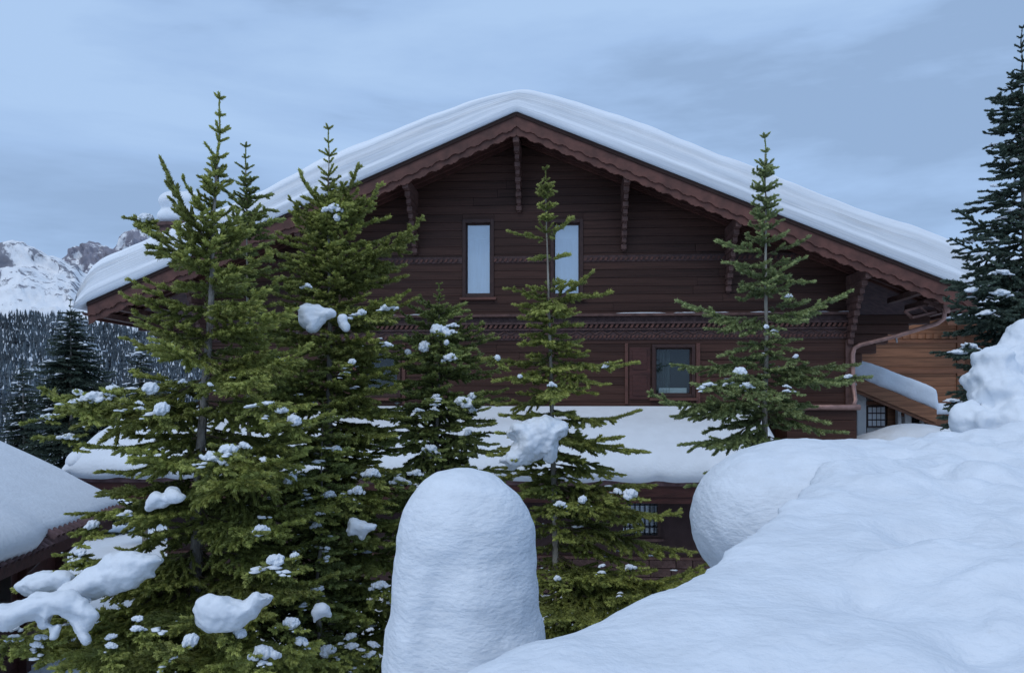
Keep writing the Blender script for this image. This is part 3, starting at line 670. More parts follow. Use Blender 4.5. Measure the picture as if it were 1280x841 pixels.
me = blob('porch_snow', [], .06, M['snow'], 16, .03, 1.5, extra=xt); o = link('porch_snow', me); tag(o, 'smooth snow sloping down the little porch roof of the orange annex', 'snow')
# porch wall, window, door, pillars
YV = 24.4
def abox(p0, p1, Y0, Y1, name, m, parent=annex, bevel=0.0):
    A, B = atY(*p0, Y0), atY(*p1, Y0); mb = MB(); mb.box(A.x, B.x, Y0, Y1, min(A.z, B.z), max(A.z, B.z)); return build(mb, name, m, parent, bevel=bevel)
abox((1071, 560), (1083, 487), YV-.3, YV+.3, 'pillar', M['plaster'], bevel=.03)
abox((1084, 560), (1170, 496), YV+.35, YV+.5, 'wall', M['plaster'])
abox((1083.5, 506), (1121, 501), YV+.05, YV+.3, 'beam', M['orange_dark'])
wn = abox((1083.5, 534), (1107.5, 507), YV+.22, YV+.33, 'window', M['frame'])
for i in range(4):
    for j in range(3):
        abox((1085.5+i*5.4, 515.5+j*8.3), (1089.8+i*5.4, 508.8+j*8.3), YV+.205, YV+.215, 'pane', M['blind'], wn)
abox((1109.5, 545), (1121.5, 507), YV+.2, YV+.33, 'door', M['orange'])
abox((1122.5, 560), (1127, 503), YV-.1, YV+.1, 'pillar', M['plaster'], bevel=.02)
abox((1131, 560), (1139, 511), YV-.1, YV+.1, 'pillar', M['plaster'], bevel=.02)
abox((1141, 560), (1150, 512), YV+.28, YV+.34, 'doorway', M['dark']); abox((1152, 560), (1157, 520), YV-.05, YV+.1, 'pillar', M['plaster'], bevel=.02)
abox((1158, 560), (1200, 521), YV+.15, YV+.33, 'boarding', M['orange_dark'])
mb = MB(); A = atY(1127, 506, YV-.12); B = atY(1137, 512, YV-.12); mb.beam(atY(1128, 520, YV), atY(1135, 506, YV), .12, .12); build(mb, 'brace', M['orange_dark'], annex)

# ------------------------------------------------------------------ neighbour chalet roof, lower left
nx0, ny0, ny1 = -7.45, 8.0, 16.0
ze = CZ-2.12; xe_f = atD(150, 632, 16); 
neigh = thing('neighbour_chalet', 'low chalet at the lower left with a smooth deep snow roof', 'house', (-11.5, 12, CZ-4.5))
EX = -7.75; RX = -13.5; sN = .50
PIV = Vector((EX, 10.8, 0)); TURN = Matrix.Translation((-8.05, 10.8, 0)) @ Matrix.Rotation(R(13.3), 4, 'Z') @ Matrix.Translation(-PIV)
def nzr(x): return ze + sN*(EX-x)
mb = MB(); mb.hexa([(RX,7.2,nzr(RX)-.2),(EX,7.2,ze-.2),(EX,16,ze-.2),(RX,16,nzr(RX)-.2),(RX,7.2,nzr(RX)-.04),(EX,7.2,ze-.04),(EX,16,ze-.04),(RX,16,nzr(RX)-.04)])
mb.hexa([(RX-5,7.2,nzr(RX-0)-3.4),(RX,7.2,nzr(RX)-.2),(RX,16,nzr(RX)-.2),(RX-5,16,nzr(RX)-3.4),(RX-5,7.2,nzr(RX)-3.24),(RX,7.2,nzr(RX)-.04),(RX,16,nzr(RX)-.04),(RX-5,16,nzr(RX)-3.24)])
nr = build(mb, 'roof', M['tile'], neigh)
y = 7.3
while y < 15.95:
    for row in range(2 if y > 12.3 else 1):
        link('tile', tile_me, nr, Matrix.Translation((EX+.16-row*.26, y, ze-(.06 if y > 12.3 else .17)+row*.17+random.uniform(-.008, .008))) @ Matrix.Rotation(R(90), 4, 'Z') @ Matrix.Rotation(R(32), 4, 'X'))
    y += .205
mb = MB(); mb.box(EX-.12, EX-.07, 7.3, 15.9, ze-.42, ze-.10); build(mb, 'fascia', M['red'], nr)
mb = MB(); mb.box(RX-4, EX-.8, 8.0, 15.2, CZ-5.2, ze-.05); build(mb, 'wall', M['red'], neigh)
for i in range(9):
    mb = MB(); z = ze-2.6+i*.27; mb.box(EX-.795, EX-.75+random.uniform(0,.01), 8.0, 15.2, z, z+.255); build(mb, 'plank', M['red'], neigh)
for yy in (9.5, 11.4, 13.3, 14.9):
    mb = MB(); mb.beam((EX-.78, yy, ze-.85), (EX-.16, yy, ze-.22), .13, .13); build(mb, 'brace', M['corbel'], neigh)
    mb = MB(); mb.box(EX-.75, EX-.60, yy-.09, yy+.09, CZ-5.2, ze-.2); build(mb, 'post', M['red'], neigh)
mb = MB(); mb.box(EX-.74, EX-.70, 11.8, 12.9, ze-1.4, ze-.55); wn = build(mb, 'window', M['frame'], neigh); mb = MB(); mb.box(EX-.698, EX-.69, 11.87, 12.83, ze-1.33, ze-.62); build(mb, 'pane', M['glass'], wn)
neigh.matrix_basis = TURN @ neigh.matrix_basis
# its snow: a near slab with a rounded lip and a thinner far slab
mb = MB(); P = []
for i in range(121):
    y = lerp(7.0, 16.12, i/120); near = 1-sstep(11.6, 12.5, y)
    T = lerp(.24, .34, near); lip = EX + lerp(.02, .16, near) + .03*nzv(y*1.1, 2)
    e_ = min(1, (16.12-y)/.35); T *= math.sqrt(max(.02, 1-(1-e_)**2)); row = []
    zb = nzr(lip)
    row += [(lip-.3, y, nzr(lip-.3)-.03), (lip-.03, y, zb-.02), (lip+.04, y, zb+T*.25), (lip+.03, y, zb+T*.6), (lip-.05, y, zb+T*.9), (lip-.2, y, nzr(lip-.2)+T)]
    for v in range(1, 13): x = lerp(lip-.2, RX, v/12); tt_ = lerp(T, .30*min(1, T/.2), sstep(0, .22, v/12)); row.append((x, y, nzr(x)+tt_+.05*nzv(x*.5, y*.4, 3)-.25*sstep(.8, 1, v/12)))
    row.append((RX-5, y, nzr(RX)-2.8)); P.append(row)
mb.grid(P); n0 = len(mb.v); mb.v += [tuple(q) for q in P[-1]]; mb.f.append(tuple(range(n0, len(mb.v)))); mb.m.append(0)
o = build(mb, 'neighbour_snow', M['snow'], smooth=True); o.matrix_basis = TURN @ o.matrix_basis; tag(o, 'broad unbroken snow slab covering the low roof at the left edge', 'snow')

# ------------------------------------------------------------------ snow bank, cornice, mound and heap
def bank_z(d, s):              # depth and sideways metres in the camera's own frame
    base = interp([(0, -1.25), (1.4, -.92), (2.3, -.74), (3.3, -.655), (4.5, -.56), (5.6, -.47), (6.6, -.40), (7.6, -.37), (8.6, -.55), (10, -1.3), (12, -2.2)], d)
    return CZ + base
def bank_left(d): return interp([(0, -1.5), (1.2, -.75), (2.3, -.24), (3.3, .70), (4.2, 1.30), (5.2, 1.86), (6.0, 2.35), (7.5, 2.8), (9, 3.8), (12, 5.5)], d)
mb = MB(); P = []; nd, ns = 110, 130
for i in range(nd+1):
    d = lerp(0.2, 12, i/nd); row = []
    L = bank_left(d)
    row.append(RT*(L+.9*sstep(1.5, 3.5, d)) + FW*d + UP*(bank_z(d, L)-3.2)); row.append(RT*(L+.35*sstep(1.5, 3.5, d)) + FW*d + UP*(bank_z(d, L)-.9))
    for j in range(ns+1):
        s = L + 13*(j/ns)**1.5; z = bank_z(d, s) - .07*math.exp(-(s-L)/.12)
        px_ = s/d*F + CX if d > .5 else 0
        dirt = sstep(.26, .52, s/max(d, 1.2)) if s > .5 else 0
        z += (.04+.07*dirt)*fbm(s*1.1, d*1.1, 2) + .085*dirt*(fbm(s*2.6, d*2.0, 8, 3)) + .05*dirt*fbm(s*5.5, d*5.5, 4, 3) - .05*dirt*max(0, fbm(s*3.3, d*2.6, 12, 2)-.15)*2 + .02*fbm(s*2.5+d, d*.8, 5, 3)
        z += .30*sstep(2.6, 5.2, s)*sstep(3.5, 6.5, d)*.3
        row.append(RT*s + FW*d + UP*z)
    P.append([Vector(q) for q in row])
mb.grid(P)
bot = [[Vector((q.x, q.y, CZ-3.9)) for q in r_] for r_ in P]
mb.grid(bot)
mb.grid([[a, b] for a, b in zip(P[0], bot[0])]); mb.grid([[a, b] for a, b in zip(P[-1], bot[-1])])
mb.grid([[a[0], b[0]] for a, b in zip(P, bot)]); mb.grid([[a[-1], b[-1]] for a, b in zip(P, bot)])
bm = bmesh.new()
def E(px, py, D, rx, ry, rz, tilt=0): return (atD(px, py, D), (rx, ry, rz), tilt)
ex = MB(); me_ = mb.mesh('t', M['snow']); bmm = bmesh.new(); bmm.from_mesh(me_); bmesh.ops.remove_doubles(bmm, verts=bmm.verts, dist=1e-4); bmesh.ops.recalc_face_normals(bmm, faces=bmm.faces); bmm.to_mesh(me_); bmm.free()
ex.v = [tuple(v.co) for v in me_.vertices]; ex.f = [tuple(p.vertices) for p in me_.polygons]; ex.m = [0]*len(ex.f)
me = blob('snow_bank', [E(1003, 652, 6.9, .95, 1.15, .725), E(1060, 640, 7.2, 1.2, 1.2, .66), E(955, 645, 6.7, .60, .8, .56), E(1135, 650, 7.5, 1.3, 1.2, .66)], .04, M['snow_wind'], 5, .014, 5, extra=ex)
struct(link('snow_bank', me))

me = blob('snow_mound', [((0,0,1.35),(.485,.5,.50)), ((0,0,1.0),(.53,.52,.7)), ((0,0,.45),(.585,.56,.9)), ((-.02,0,-.1),(.62,.6,.9)), ((-.03,0,-.5),(.66,.62,.9))], .03, M['snow_wind'], 10, .02, 3.0)
for v in me.vertices:      # a shallow furrow and horizontal wind ripples down the face
    f_ = math.exp(-((v.co.x+.12+.05*math.sin(v.co.z*3))/.13)**2)*sstep(1.55, .9, v.co.z); v.co.y += .085*f_ if v.co.y < 0 else 0
    v.co += Vector((v.co.x, v.co.y, 0)).normalized()*(.006*nzv(v.co.x*5, v.co.y*5, v.co.z*11) + .022*nzv(v.co.x*1.8, v.co.y*1.8, v.co.z*1.6+5))
q = atD(581, 583, 5.6); o = link('snow_mound', me, None, Matrix.Translation((q.x, q.y, q.z-1.85))); tag(o, 'tall round topped column of snow standing alone in the foreground', 'snow')

H = 9.0
def HE(x0, x1, y0, y1, dd=0, til=0): c = atD((x0+x1)/2, (y0+y1)/2, H+dd); return (c, ((x1-x0)/2000*H, (x1-x0)/2400*H+.12, (y1-y0)/2000*H), til)
me = blob('snow_heap', [HE(1256,1312,400,450,.3), HE(1240,1310,426,480,.2,.3), HE(1224,1262,436,458,.0,-.4), HE(1222,1270,448,482), HE(1208,1246,456,492,.05,.3), HE(1216,1240,440,470,.1,-.6), HE(1220,1300,464,524,-.1), HE(1200,1244,505,552,-.3,-.5), HE(1230,1330,496,580,-.4), HE(1280,1420,420,590,.3), HE(1215,1300,530,600,-.1)], .03, M['snow'], 3, .10, 3.0)
o = link('snow_heap', me); tag(o, 'lumpy heap of snow weighing down a bush at the right edge', 'snow')

# drift in front of the annex
me = blob('snow_drift', [(atD(1146, 552, 19.5), (1.1, 1.2, .45)), (atD(1180, 556, 19), (1.2, 1.0, .42)), (atD(1110, 560, 19.5), (1.0, 1.2, .4)), (atD(1240, 560, 19), (1.6, 1.4, .5))], .07, M['snow'], 6, .04, 1.5)
o = link('snow_drift', me); tag(o, 'low snow drift lying before the porch of the orange annex', 'snow')

# ------------------------------------------------------------------ fir branches
class Spray:
    def __init__(s, seed): s.r = random.Random(seed); s.v = []; s.f = []; s.m = []; s.age = []
    def stick(s, a, b, r0, r1):
        d = (b-a).normalized(); u = d.orthogonal().normalized(); w_ = d.cross(u); n = len(s.v)
        for p, rr in ((a, r0), (b, r1)):
            for k_ in range(3): an = k_*2.094; s.v.append(p + (u*math.cos(an) + w_*math.sin(an))*rr); s.age.append(0)
        for k_ in range(3): s.f.append((n+k_, n+(k_+1) % 3, n+3+(k_+1) % 3, n+3+k_)); s.m.append(1)
    def brush(s, a, b, nl, dens, age0, age1, tip=False, wd=.0062):
        """one finger of needles: a dense rounded body with single needles standing out of it"""
        d = b-a; L = d.length
        if L < 1e-4: return
        d /= L; u = d.orthogonal().normalized(); w_ = d.cross(u); r = s.r; n = len(s.v); R0 = nl*.46
        rings = ((0.0, .75), (.5, 1.05), (1.0, .92 if not tip else .8)) + (((1.0+.35*nl/L, .5),) if tip else ())
        for t, k_ in rings:
            for j in range(5):
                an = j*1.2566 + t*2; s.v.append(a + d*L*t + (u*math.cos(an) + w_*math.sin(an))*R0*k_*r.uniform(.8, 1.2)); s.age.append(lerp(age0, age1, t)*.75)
        for i in range(len(rings)-1):
            for j in range(5): s.f.append((n+i*5+j, n+i*5+(j+1) % 5, n+i*5+5+(j+1) % 5, n+i*5+5+j)); s.m.append(0)
        if tip:
            e_ = n+(len(rings)-1)*5; s.v.append(a + d*(L+nl*.75)); s.age.append(age1); k_ = len(s.v)-1
            for j in range(5): s.f.append((e_+j, e_+(j+1) % 5, k_)); s.m.append(0)
        for i in range(max(3, int(L*dens))):
            t = r.random(); p = a + d*L*t; an = r.random()*6.2832; rad = u*math.cos(an) + w_*math.sin(an)
            l = nl*r.uniform(.75, 1.15); q = p + (rad + d*r.uniform(.5, 1.1) + UP*.1).normalized()*l; p = p + rad*R0*.5
            sd_ = (d.cross(rad).normalized() if r.random() < .5 else d)*wd*r.uniform(.8, 1.3)
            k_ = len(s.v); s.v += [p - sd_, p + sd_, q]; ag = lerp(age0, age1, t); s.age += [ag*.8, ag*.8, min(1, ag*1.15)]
            s.f.append((k_, k_+1, k_+2)); s.m.append(0)
    def twig(s, a, d, L, nl, dens, age, droop, lvl):
        r = s.r; segs = 2 if L > .12 else 1; p = a; pts = [a]
        for i in range(segs):
            d = (d + UP*(-droop*(.5 if i == 0 else .2)) + Vector((r.uniform(-.14,.14), r.uniform(-.14,.14), r.uniform(-.10,.16)))).normalized()
            p = p + d*L/segs; pts.append(p)
        for i in range(segs):
            s.stick(pts[i], pts[i+1], .0045, .003)
            s.brush(pts[i], pts[i+1], nl, dens, lerp(age*.35, age, i/segs), lerp(age*.35, age, (i+1)/segs), i == segs-1)
        if lvl > 0 and L > .16:
            k_ = int(L/.088)
            for i in range(1, k_):
                t = i/k_; q = pts[0].lerp(pts[1], t*2) if t < .5 and segs == 2 else pts[-2].lerp(pts[-1], (t-.5)*2 if segs == 2 else t)
                sdv = d.cross(UP).normalized()*(1 if i % 2 else -1)
                s.twig(q, (d*.75 + sdv*.7 + UP*r.uniform(-.2, .15)).normalized(), L*(1-t)*.5+.06, nl, dens, age*r.uniform(.7, 1.1), droop*.8, lvl-1)
    def mesh(s, name):
        me = bpy.data.meshes.new(name); me.from_pydata([tuple(v) for v in s.v], [], s.f)
        me.materials.append(M['needle_olive']); me.materials.append(M['twig']); me.polygons.foreach_set('material_index', s.m)
        at = me.attributes.new('age', 'FLOAT', 'POINT'); at.data.foreach_set('value', [min(1, max(0, a)) for a in s.age]); me.update(); return me
def make_branch(L, seed, sag, droop, nl=.046, dens=300):
    s = Spray(seed); r = s.r; n = max(6, int(L/.09)); pts = []
    ph = r.random()*6
    for i in range(n+1):
        t = i/n; pts.append(Vector((L*t, .03*L*math.sin(t*4+ph)*math.sin(t*math.pi), -sag*L*4*t*(1-t)*.5 + .02*L*math.sin(t*7+ph)*math.sin(t*math.pi))))
    r0 = .006+.0075*L
    for i in range(n):
        t = i/n; s.stick(pts[i], pts[i+1], lerp(r0, .004, t), lerp(r0, .004, (i+1)/n))
        if t > .3: s.brush(pts[i], pts[i+1], nl*.9, dens*.8, t*.5, t, i == n-1)
    step = .088 if L > .6 else .066; x = .10*L if L > .5 else .03; sd_ = 1
    while x < L*.985:
        t = x/L; i = min(n-1, int(t*n)); q = pts[i].lerp(pts[i+1], t*n-i); d = (pts[i+1]-pts[i]).normalized()
        env = min(1.0, .35+2.6*t) * (1-t)**.75
        tl = max(.085, min(.62, L*.44*env*r.uniform(.65, 1.15))) + (.02 if t > .8 else 0)
        an = R(r.uniform(42, 66)); side = Vector((0, sd_, 0))
        dr = droop*r.uniform(.6, 1.6)*(1-.75*t)
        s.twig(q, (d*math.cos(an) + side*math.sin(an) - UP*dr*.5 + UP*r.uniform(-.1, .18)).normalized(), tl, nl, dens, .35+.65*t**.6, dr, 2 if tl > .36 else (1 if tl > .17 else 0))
        if r.random() < .22: s.twig(q, (d*.7 + UP*r.choice((-.8, .45)) + side*.25).normalized(), tl*.5, nl, dens, .5+.5*t, .1, 0)
        sd_ = -sd_; x += step*r.uniform(.7, 1.3)
    return s.mesh('branch')
def make_leader(L, seed, dens=300, nl=.040):
    s = Spray(seed); r = s.r; n = 12; pts = [Vector((L*i/n, .012*math.sin(i*.9+seed), .012*math.cos(i*.7+seed))) for i in range(n+1)]
    for i in range(n):
        s.stick(pts[i], pts[i+1], lerp(.013, .004, i/n), lerp(.013, .004, (i+1)/n)); (s.brush(pts[i], pts[i+1], nl*.62, dens, .5, .8, i == n-1) if i > 6 else None)
    for t, k_, l in ((.12, 5, .20), (.3, 4, .13), (.46, 5, .15), (.62, 3, .09), (.74, 5, .13), (.88, 3, .07), (1.0, 4, .06)):
        q = pts[min(n, int(t*n))]; ph = r.random()*6
        for j in range(k_):
            an = ph + j*6.283/k_; s.twig(q, Vector((.75, math.cos(an), math.sin(an))).normalized(), l*L*r.uniform(.7, 1.2), nl, dens, .8, -.05, 0)
    return s.mesh('leader')
LIB = {}
for L, sag, dr in ((.34, .02, .0), (.7, .05, .12), (1.1, .10, .28), (1.6, .15, .42), (2.2, .20, .52)):
    LIB[L] = [make_branch(L, int(L*100)+k_*17, sag*s_, dr) for k_, s_ in enumerate((1.0, .3, 1.6))]
LEAD = [make_leader(1.3, k_) for k_ in range(3)]
for me in [m_ for v in LIB.values() for m_ in v] + LEAD: pass

def ragged(seed, n, fx=.62, fz=.20):
    """snow fallen over twigs: a low irregular cushion with a ragged lower edge"""
    r = random.Random(seed); L = [((0, 0, 0), (.40, .34, fz), r.uniform(-.2, .2))]
    for i in range(n):
        a = r.random()*6.283; q = r.random()**.6; x = math.cos(a)*q*fx; y = math.sin(a)*q*.36; rr = r.uniform(.09, .24)*(1.1-.5*q)
        L.append(((x, y, -.26*x*x - .10*q + r.uniform(-.05, .06)), (rr*r.uniform(.9, 1.7), rr, rr*r.uniform(.5, .95)), r.uniform(-.6, .6)))
    return blob('snow_clump', L, .03, M['snow'], 1, .07, 6)
SN = [ragged(1, 11), ragged(2, 8), ragged(5, 14), ragged(8, 9, .45, .26), ragged(11, 12), ragged(14, 7)]

ALLB = {}; tree_needle = {}
def put_branch(tree, P, Q, needle, rng, name='branch', roll=.0, lib=None):
    d = Q-P; L = d.length; 
    if L < .05: return
    key = min(LIB, key=lambda k_: abs(math.log(L/k_))); me = (lib or rng.choice(LIB[key])); ml = key if lib is None else 1.3
    x = d.normalized(); z = UP - x*UP.dot(x)
    if z.length < .2: z = Vector((rng.uniform(-1,1), rng.uniform(-1,1), .1)); z -= x*z.dot(x)
    z.normalize(); y = z.cross(x)
    sc = L/ml; th = sc if .75 < sc < 1.35 else max(.75, min(1.35, sc))
    m_ = Matrix((x*sc, y*th, z*th)).transposed().to_4x4(); m_ = m_ @ Matrix.Rotation(roll + rng.uniform(-.2, .2), 4, 'X'); m_.translation = P
    o = link(name, me, tree, m_)
    o.material_slots[0].link = 'OBJECT'; o.material_slots[0].material = needle
    ALLB.setdefault(tree.name, []).append((P.copy(), Q.copy()))
    return o

def fir(name, label, base_px, top, D, ground, needle, bark, prof, spec, seed, group, trunk_r=.07, lean=0.0, whorl=.27, nper=(4, 6), lead=1.0, ylow=840, topend=None, dens_inner=1.0, face=.6, cat='fir tree'):
    """trunk from the yard to the tip; PROF gives the reach in photo pixels by photo row; SPEC lists the boughs one can pick out"""
    rng = random.Random(seed); s = D/F
    tip = atD(top[0], top[1], D); foot = atD(base_px[0], base_px[1], D); ax_ = (tip-foot).normalized()
    t0 = (foot.z-ground)/ax_.z; root = foot - ax_*t0
    tree = thing(name, label, cat, root, group); tree_needle[tree.name] = needle
    Hh = (tip-root).length; n = 26; pts = []; rad = []
    for i in range(n+1):
        t = i/n; pts.append(root + ax_*Hh*t*.97 + Vector((nzv(t*5, seed), nzv(t*5, seed+9), 0))*.05*math.sin(t*math.pi)); rad.append(max(.007, trunk_r*(1-t)**.85))
    mb = MB(); mb.tube(pts, rad, 9); build(mb, 'trunk', bark, tree, smooth=True, origin=root)
    def at_row(py): 
        z = atD(0, py, D).z; t = (z-root.z)/(tip.z-root.z); f_ = max(0, min(.999, t/.97))*n; i = min(n-1, int(f_)); return pts[i].lerp(pts[i+1], f_-i)
    put_branch(tree, at_row(top[1]+lead/s), tip, needle, rng, 'leader', lib=rng.choice(LEAD))
    for (ya, tx, ty, dd) in spec:
        put_branch(tree, at_row(ya), atD(tx, ty, D+dd), needle, rng)
    z = atD(0, prof[0][0], D).z; zl_ = atD(0, ylow, D).z; ph = rng.random()*6
    while z > zl_:
        py = HY - (z-CZ)/s; P = at_row(py); k_ = rng.randint(*nper); ph += rng.uniform(.4, 1.2)
        cur = prof[0]
        for row in prof:
            if py >= row[0]: cur = row
        nx_ = next((row for row in prof if row[0] > py), prof[-1]); tt = 0 if nx_[0] == cur[0] else (py-cur[0])/(nx_[0]-cur[0])
        rl = lerp(cur[1], nx_[1], tt)*s; rr = lerp(cur[2], nx_[2], tt)*s; el = lerp(cur[3], nx_[3], tt)
        for j in range(k_):
            a = ph + 6.283*j/k_ + rng.uniform(-.25, .25); cx_ = math.cos(a)
            rr_ = lerp(rl, rr, (cx_+1)/2)*rng.uniform(.70, 1.06)*(1-.45*max(0, -math.sin(a)))
            if math.sin(a) < -.8 and rng.random() < face: continue
            dirv = RT*cx_ + FW*math.sin(a)
            zz = P + UP*rng.uniform(-.06, .06)
            Q = zz + dirv*rr_ + UP*rr_*math.tan(R(el + rng.uniform(-9, 9)))
            put_branch(tree, zz, Q, needle, rng)
        if rng.random() < dens_inner*.8:
            for j in range(1):
                a = rng.random()*6.283; rr_ = lerp(rl, rr, .5)*rng.uniform(.3, .55); zz = P - UP*whorl*rng.uniform(.3, .7)
                put_branch(tree, zz, zz + (RT*math.cos(a)+FW*math.sin(a))*rr_ + UP*rr_*.1, needle, rng)
        z -= whorl*rng.uniform(.85, 1.2)*(0.75 if py < prof[0][0]+100 else 1)
    return tree
def clumps(tree, D, items, seed):
    """snow lying on the boughs: photo x, y, width, height of each lump"""
    rng = random.Random(seed); s = D/F
    for it in items:
        px, py, wd, ht = it[:4]; dd = it[4] if len(it) > 4 else -rng.uniform(.05, .5)
        me = rng.choice(SN); sx = wd*s/1.15; sz = min(ht, .62*wd+2)*s/.60
        tall = ht > wd*1.1
        if tall: sz = sx*.9
        for part_ in ((0,) if not tall else (-.22, .25)):
            p = atD(px + rng.uniform(-2, 2)*(part_ != 0), py + part_*ht, D+dd+part_*-.1)
            m_ = Matrix.Translation(p) @ Matrix.Rotation(rng.uniform(-.35, .35), 4, 'Z') @ Matrix.Rotation(rng.uniform(-.25, .25), 4, 'Y') @ Matrix.Diagonal((sx*(1 if rng.random() < .5 else -1), max(sx, sz)*.8, sz, 1))
            link('snow_clump', me, tree, m_)
        for j in range(2 if wd < 14 else 4):
            q0 = atD(px + rng.uniform(-.3, .3)*wd, py + ht*.22, D+dd+.10); dr = RT*rng.uniform(-1, 1) - FW*rng.uniform(.35, .9) + UP*rng.uniform(-.7, .15)
            put_branch(tree, q0, q0 + dr.normalized()*rng.uniform(.16, .20+.006*wd), tree_needle[tree.name], rng)
        # the bough that carries it
def dusting(tree, n, lo, hi, seed, front=True, ymin=0):
    rng = random.Random(seed); bs = ALLB[tree.name]; V = []; Fc = []; Me = [( [v.co.copy() for v in m_.vertices], [tuple(p.vertices) for p in m_.polygons]) for m_ in DUST]
    k_ = 0; tries = 0
    while k_ < n and tries < n*12:
        tries += 1; P, Q = rng.choice(bs); t = rng.uniform(.25, .85); p = P.lerp(Q, t)
        if p.z > CZ + (HY-ymin)/F*p.dot(FW): continue
        sz = lo + (hi-lo)*rng.random()**2.0; dv = (Q-P).normalized(); sdv = dv.cross(UP).normalized(); ph_ = rng.uniform(-.06, .06)
        for g in range(rng.choice((1, 2, 3, 3, 4, 5)) if sz > .025 else 1):
            vs, fs = rng.choice(Me); off = len(V); z_ = sz*rng.uniform(.45, 1)*(1-.1*g); rot = Matrix.Rotation(math.atan2(dv.y, dv.x)+rng.uniform(-.5, .5), 3, 'Z')
            c_ = p + dv*g*sz*rng.uniform(.7, 1.3) + sdv*(ph_ + rng.uniform(-.7, .7)*sz) + UP*(.030 - abs(ph_)*.3 + rng.uniform(-.01, .01))
            for v in vs: V.append(c_ + rot @ Vector((v.x*z_*1.5, v.y*z_*1.05, v.z*z_*.48)))
            Fc += [tuple(i+off for i in f_) for f_ in fs]
        k_ += 1
    if not V: return
    me = bpy.data.meshes.new('snow_dusting'); me.from_pydata([tuple(v) for v in V], [], Fc); me.materials.append(M['snow']); me.polygons.foreach_set('use_smooth', [True]*len(Fc))
    o = link('snow_dusting', me, tree, Matrix()); o['kind'] = 'stuff'
DUST = []
for s_ in range(4):
    bm = bmesh.new(); bmesh.ops.create_icosphere(bm, subdivisions=2, radius=1)
    for v in bm.verts: v.co *= 1 + .75*fbm(v.co.x*2.1+s_*9, v.co.y*2.1, v.co.z*2.1, 3); v.co.z = max(v.co.z, -.35)
    me = bpy.data.meshes.new('d'); bm.to_mesh(me); bm.free(); DUST.append(me)

G = 'young firs in front of the dark chalet'
yard = CZ-4.4
# tallest fir at the left
t1 = fir('fir_tree', 'tallest olive green fir at the left, its trunk bare and its tip against the sky', (250, 600), (276, 124), 9.0, yard, M['needle_olive'], M['bark'],
    [(300, 60, 55, 20), (345, 85, 75, 12), (400, 105, 105, 8), (450, 125, 140, 8), (500, 165, 162, 2), (560, 165, 172, -4), (620, 165, 165, -10), (700, 215, 200, -14), (860, 250, 200, -16)],
    [(318, 200, 196, -.2), (300, 216, 250, .1), (275, 228, 222, -.1), (330, 168, 270, .3), (310, 300, 262, -.2), (330, 325, 255, .2), (320, 205, 290, -.4), (345, 196, 310, -.4), (350, 340, 318, -.3),
     (385, 160, 348, -.5), (395, 150, 366, -.4), (420, 172, 400, -.9), (395, 330, 360, -.7), (405, 352, 345, .1), (425, 372, 385, -.4), (455, 384, 430, -.6), (440, 200, 425, -1.2), (480, 330, 470, -1.2),
     (470, 75, 500, -.3), (500, 55, 485, .1), (505, 92, 515, -.9), (545, 100, 555, -.8), (500, 395, 505, -.5), (560, 382, 560, -.8), (575, 330, 590, -1.3), (560, 170, 560, -1.4), (600, 120, 620, -.7), (635, 140, 640, -1.1),
     (640, 380, 650, -.7), (690, 60, 720, -.3), (700, 5, 770, -.5), (715, 150, 730, -1.2), (735, 60, 790, -1.2), (740, 20, 800, -.8), (720, 400, 740, -.8), (745, 330, 770, -1.4), (740, 240, 770, -1.8), (760, 130, 815, -1.6), (765, 30, 820, -1.5), (770, 70, 835, -1.9), (750, 0, 800, -1.3), (790, 170, 850, -2), (730, 90, 770, -1.0), (690, 15, 735, -.2), (770, 400, 800, -1.2), (780, 300, 820, -1.7), (760, 200, 800, -1.9)],
    11, G, trunk_r=.10, lead=1.15)
clumps(t1, 8.7, [(114,497,42,18,-.7), (140,488,24,22,-.7), (97,490,18,10,-.65), (188,485,26,16,-.7), (202,511,24,22,-1.0), (174,506,11,15,-.8), (228,476,9,7,-.6), (268,571,30,15,-1.2), (285,562,30,14,-1.2), (305,556,16,10,-1.1), (327,662,22,16,-1.1),
    (344,699,27,16,-1.2), (368,695,15,10,-1.1), (330,814,28,20,-1.5), (238,800,22,18,-1.7), (172,778,16,26,-1.5), (140,800,16,24,-1.5), (102,752,20,30,-1.2), (364,778,26,14,-1.2), (100,690,18,10,-.8), (116,655,20,14,-.6), (95,700,16,10,-.8),
    (160,640,14,8,-.8), (60,520,14,10,-.3), (300,790,20,12,-1.5), (375,800,16,16,-1.2), (262,480,8,6,-.8), (182,272,28,12,.25), (330,505,34,8,-1.0), (368,525,24,14,-.6), (352,512,20,10,-.6), (85,545,22,10,-.4), (48,800,16,20,-1.4), (15,790,20,26,-1.2)], 21)
dusting(t1, 95, .012, .058, 31, ymin=440)
t1b = fir('fir_tree', 'slim pale fir stem rising just behind the tallest fir', (310, 420), (307, 184), 10.2, yard, M['needle_mid'], M['bark_pale'],
    [(255, 22, 30, 25), (300, 32, 40, 15), (380, 60, 75, 5), (600, 110, 130, -8), (860, 130, 150, -12)], [(270, 338, 262, -.1), (262, 284, 240, .1), (285, 345, 275, -.2), (290, 282, 285, .1)], 12, G, trunk_r=.055, lead=.85, nper=(4, 5), whorl=.3)
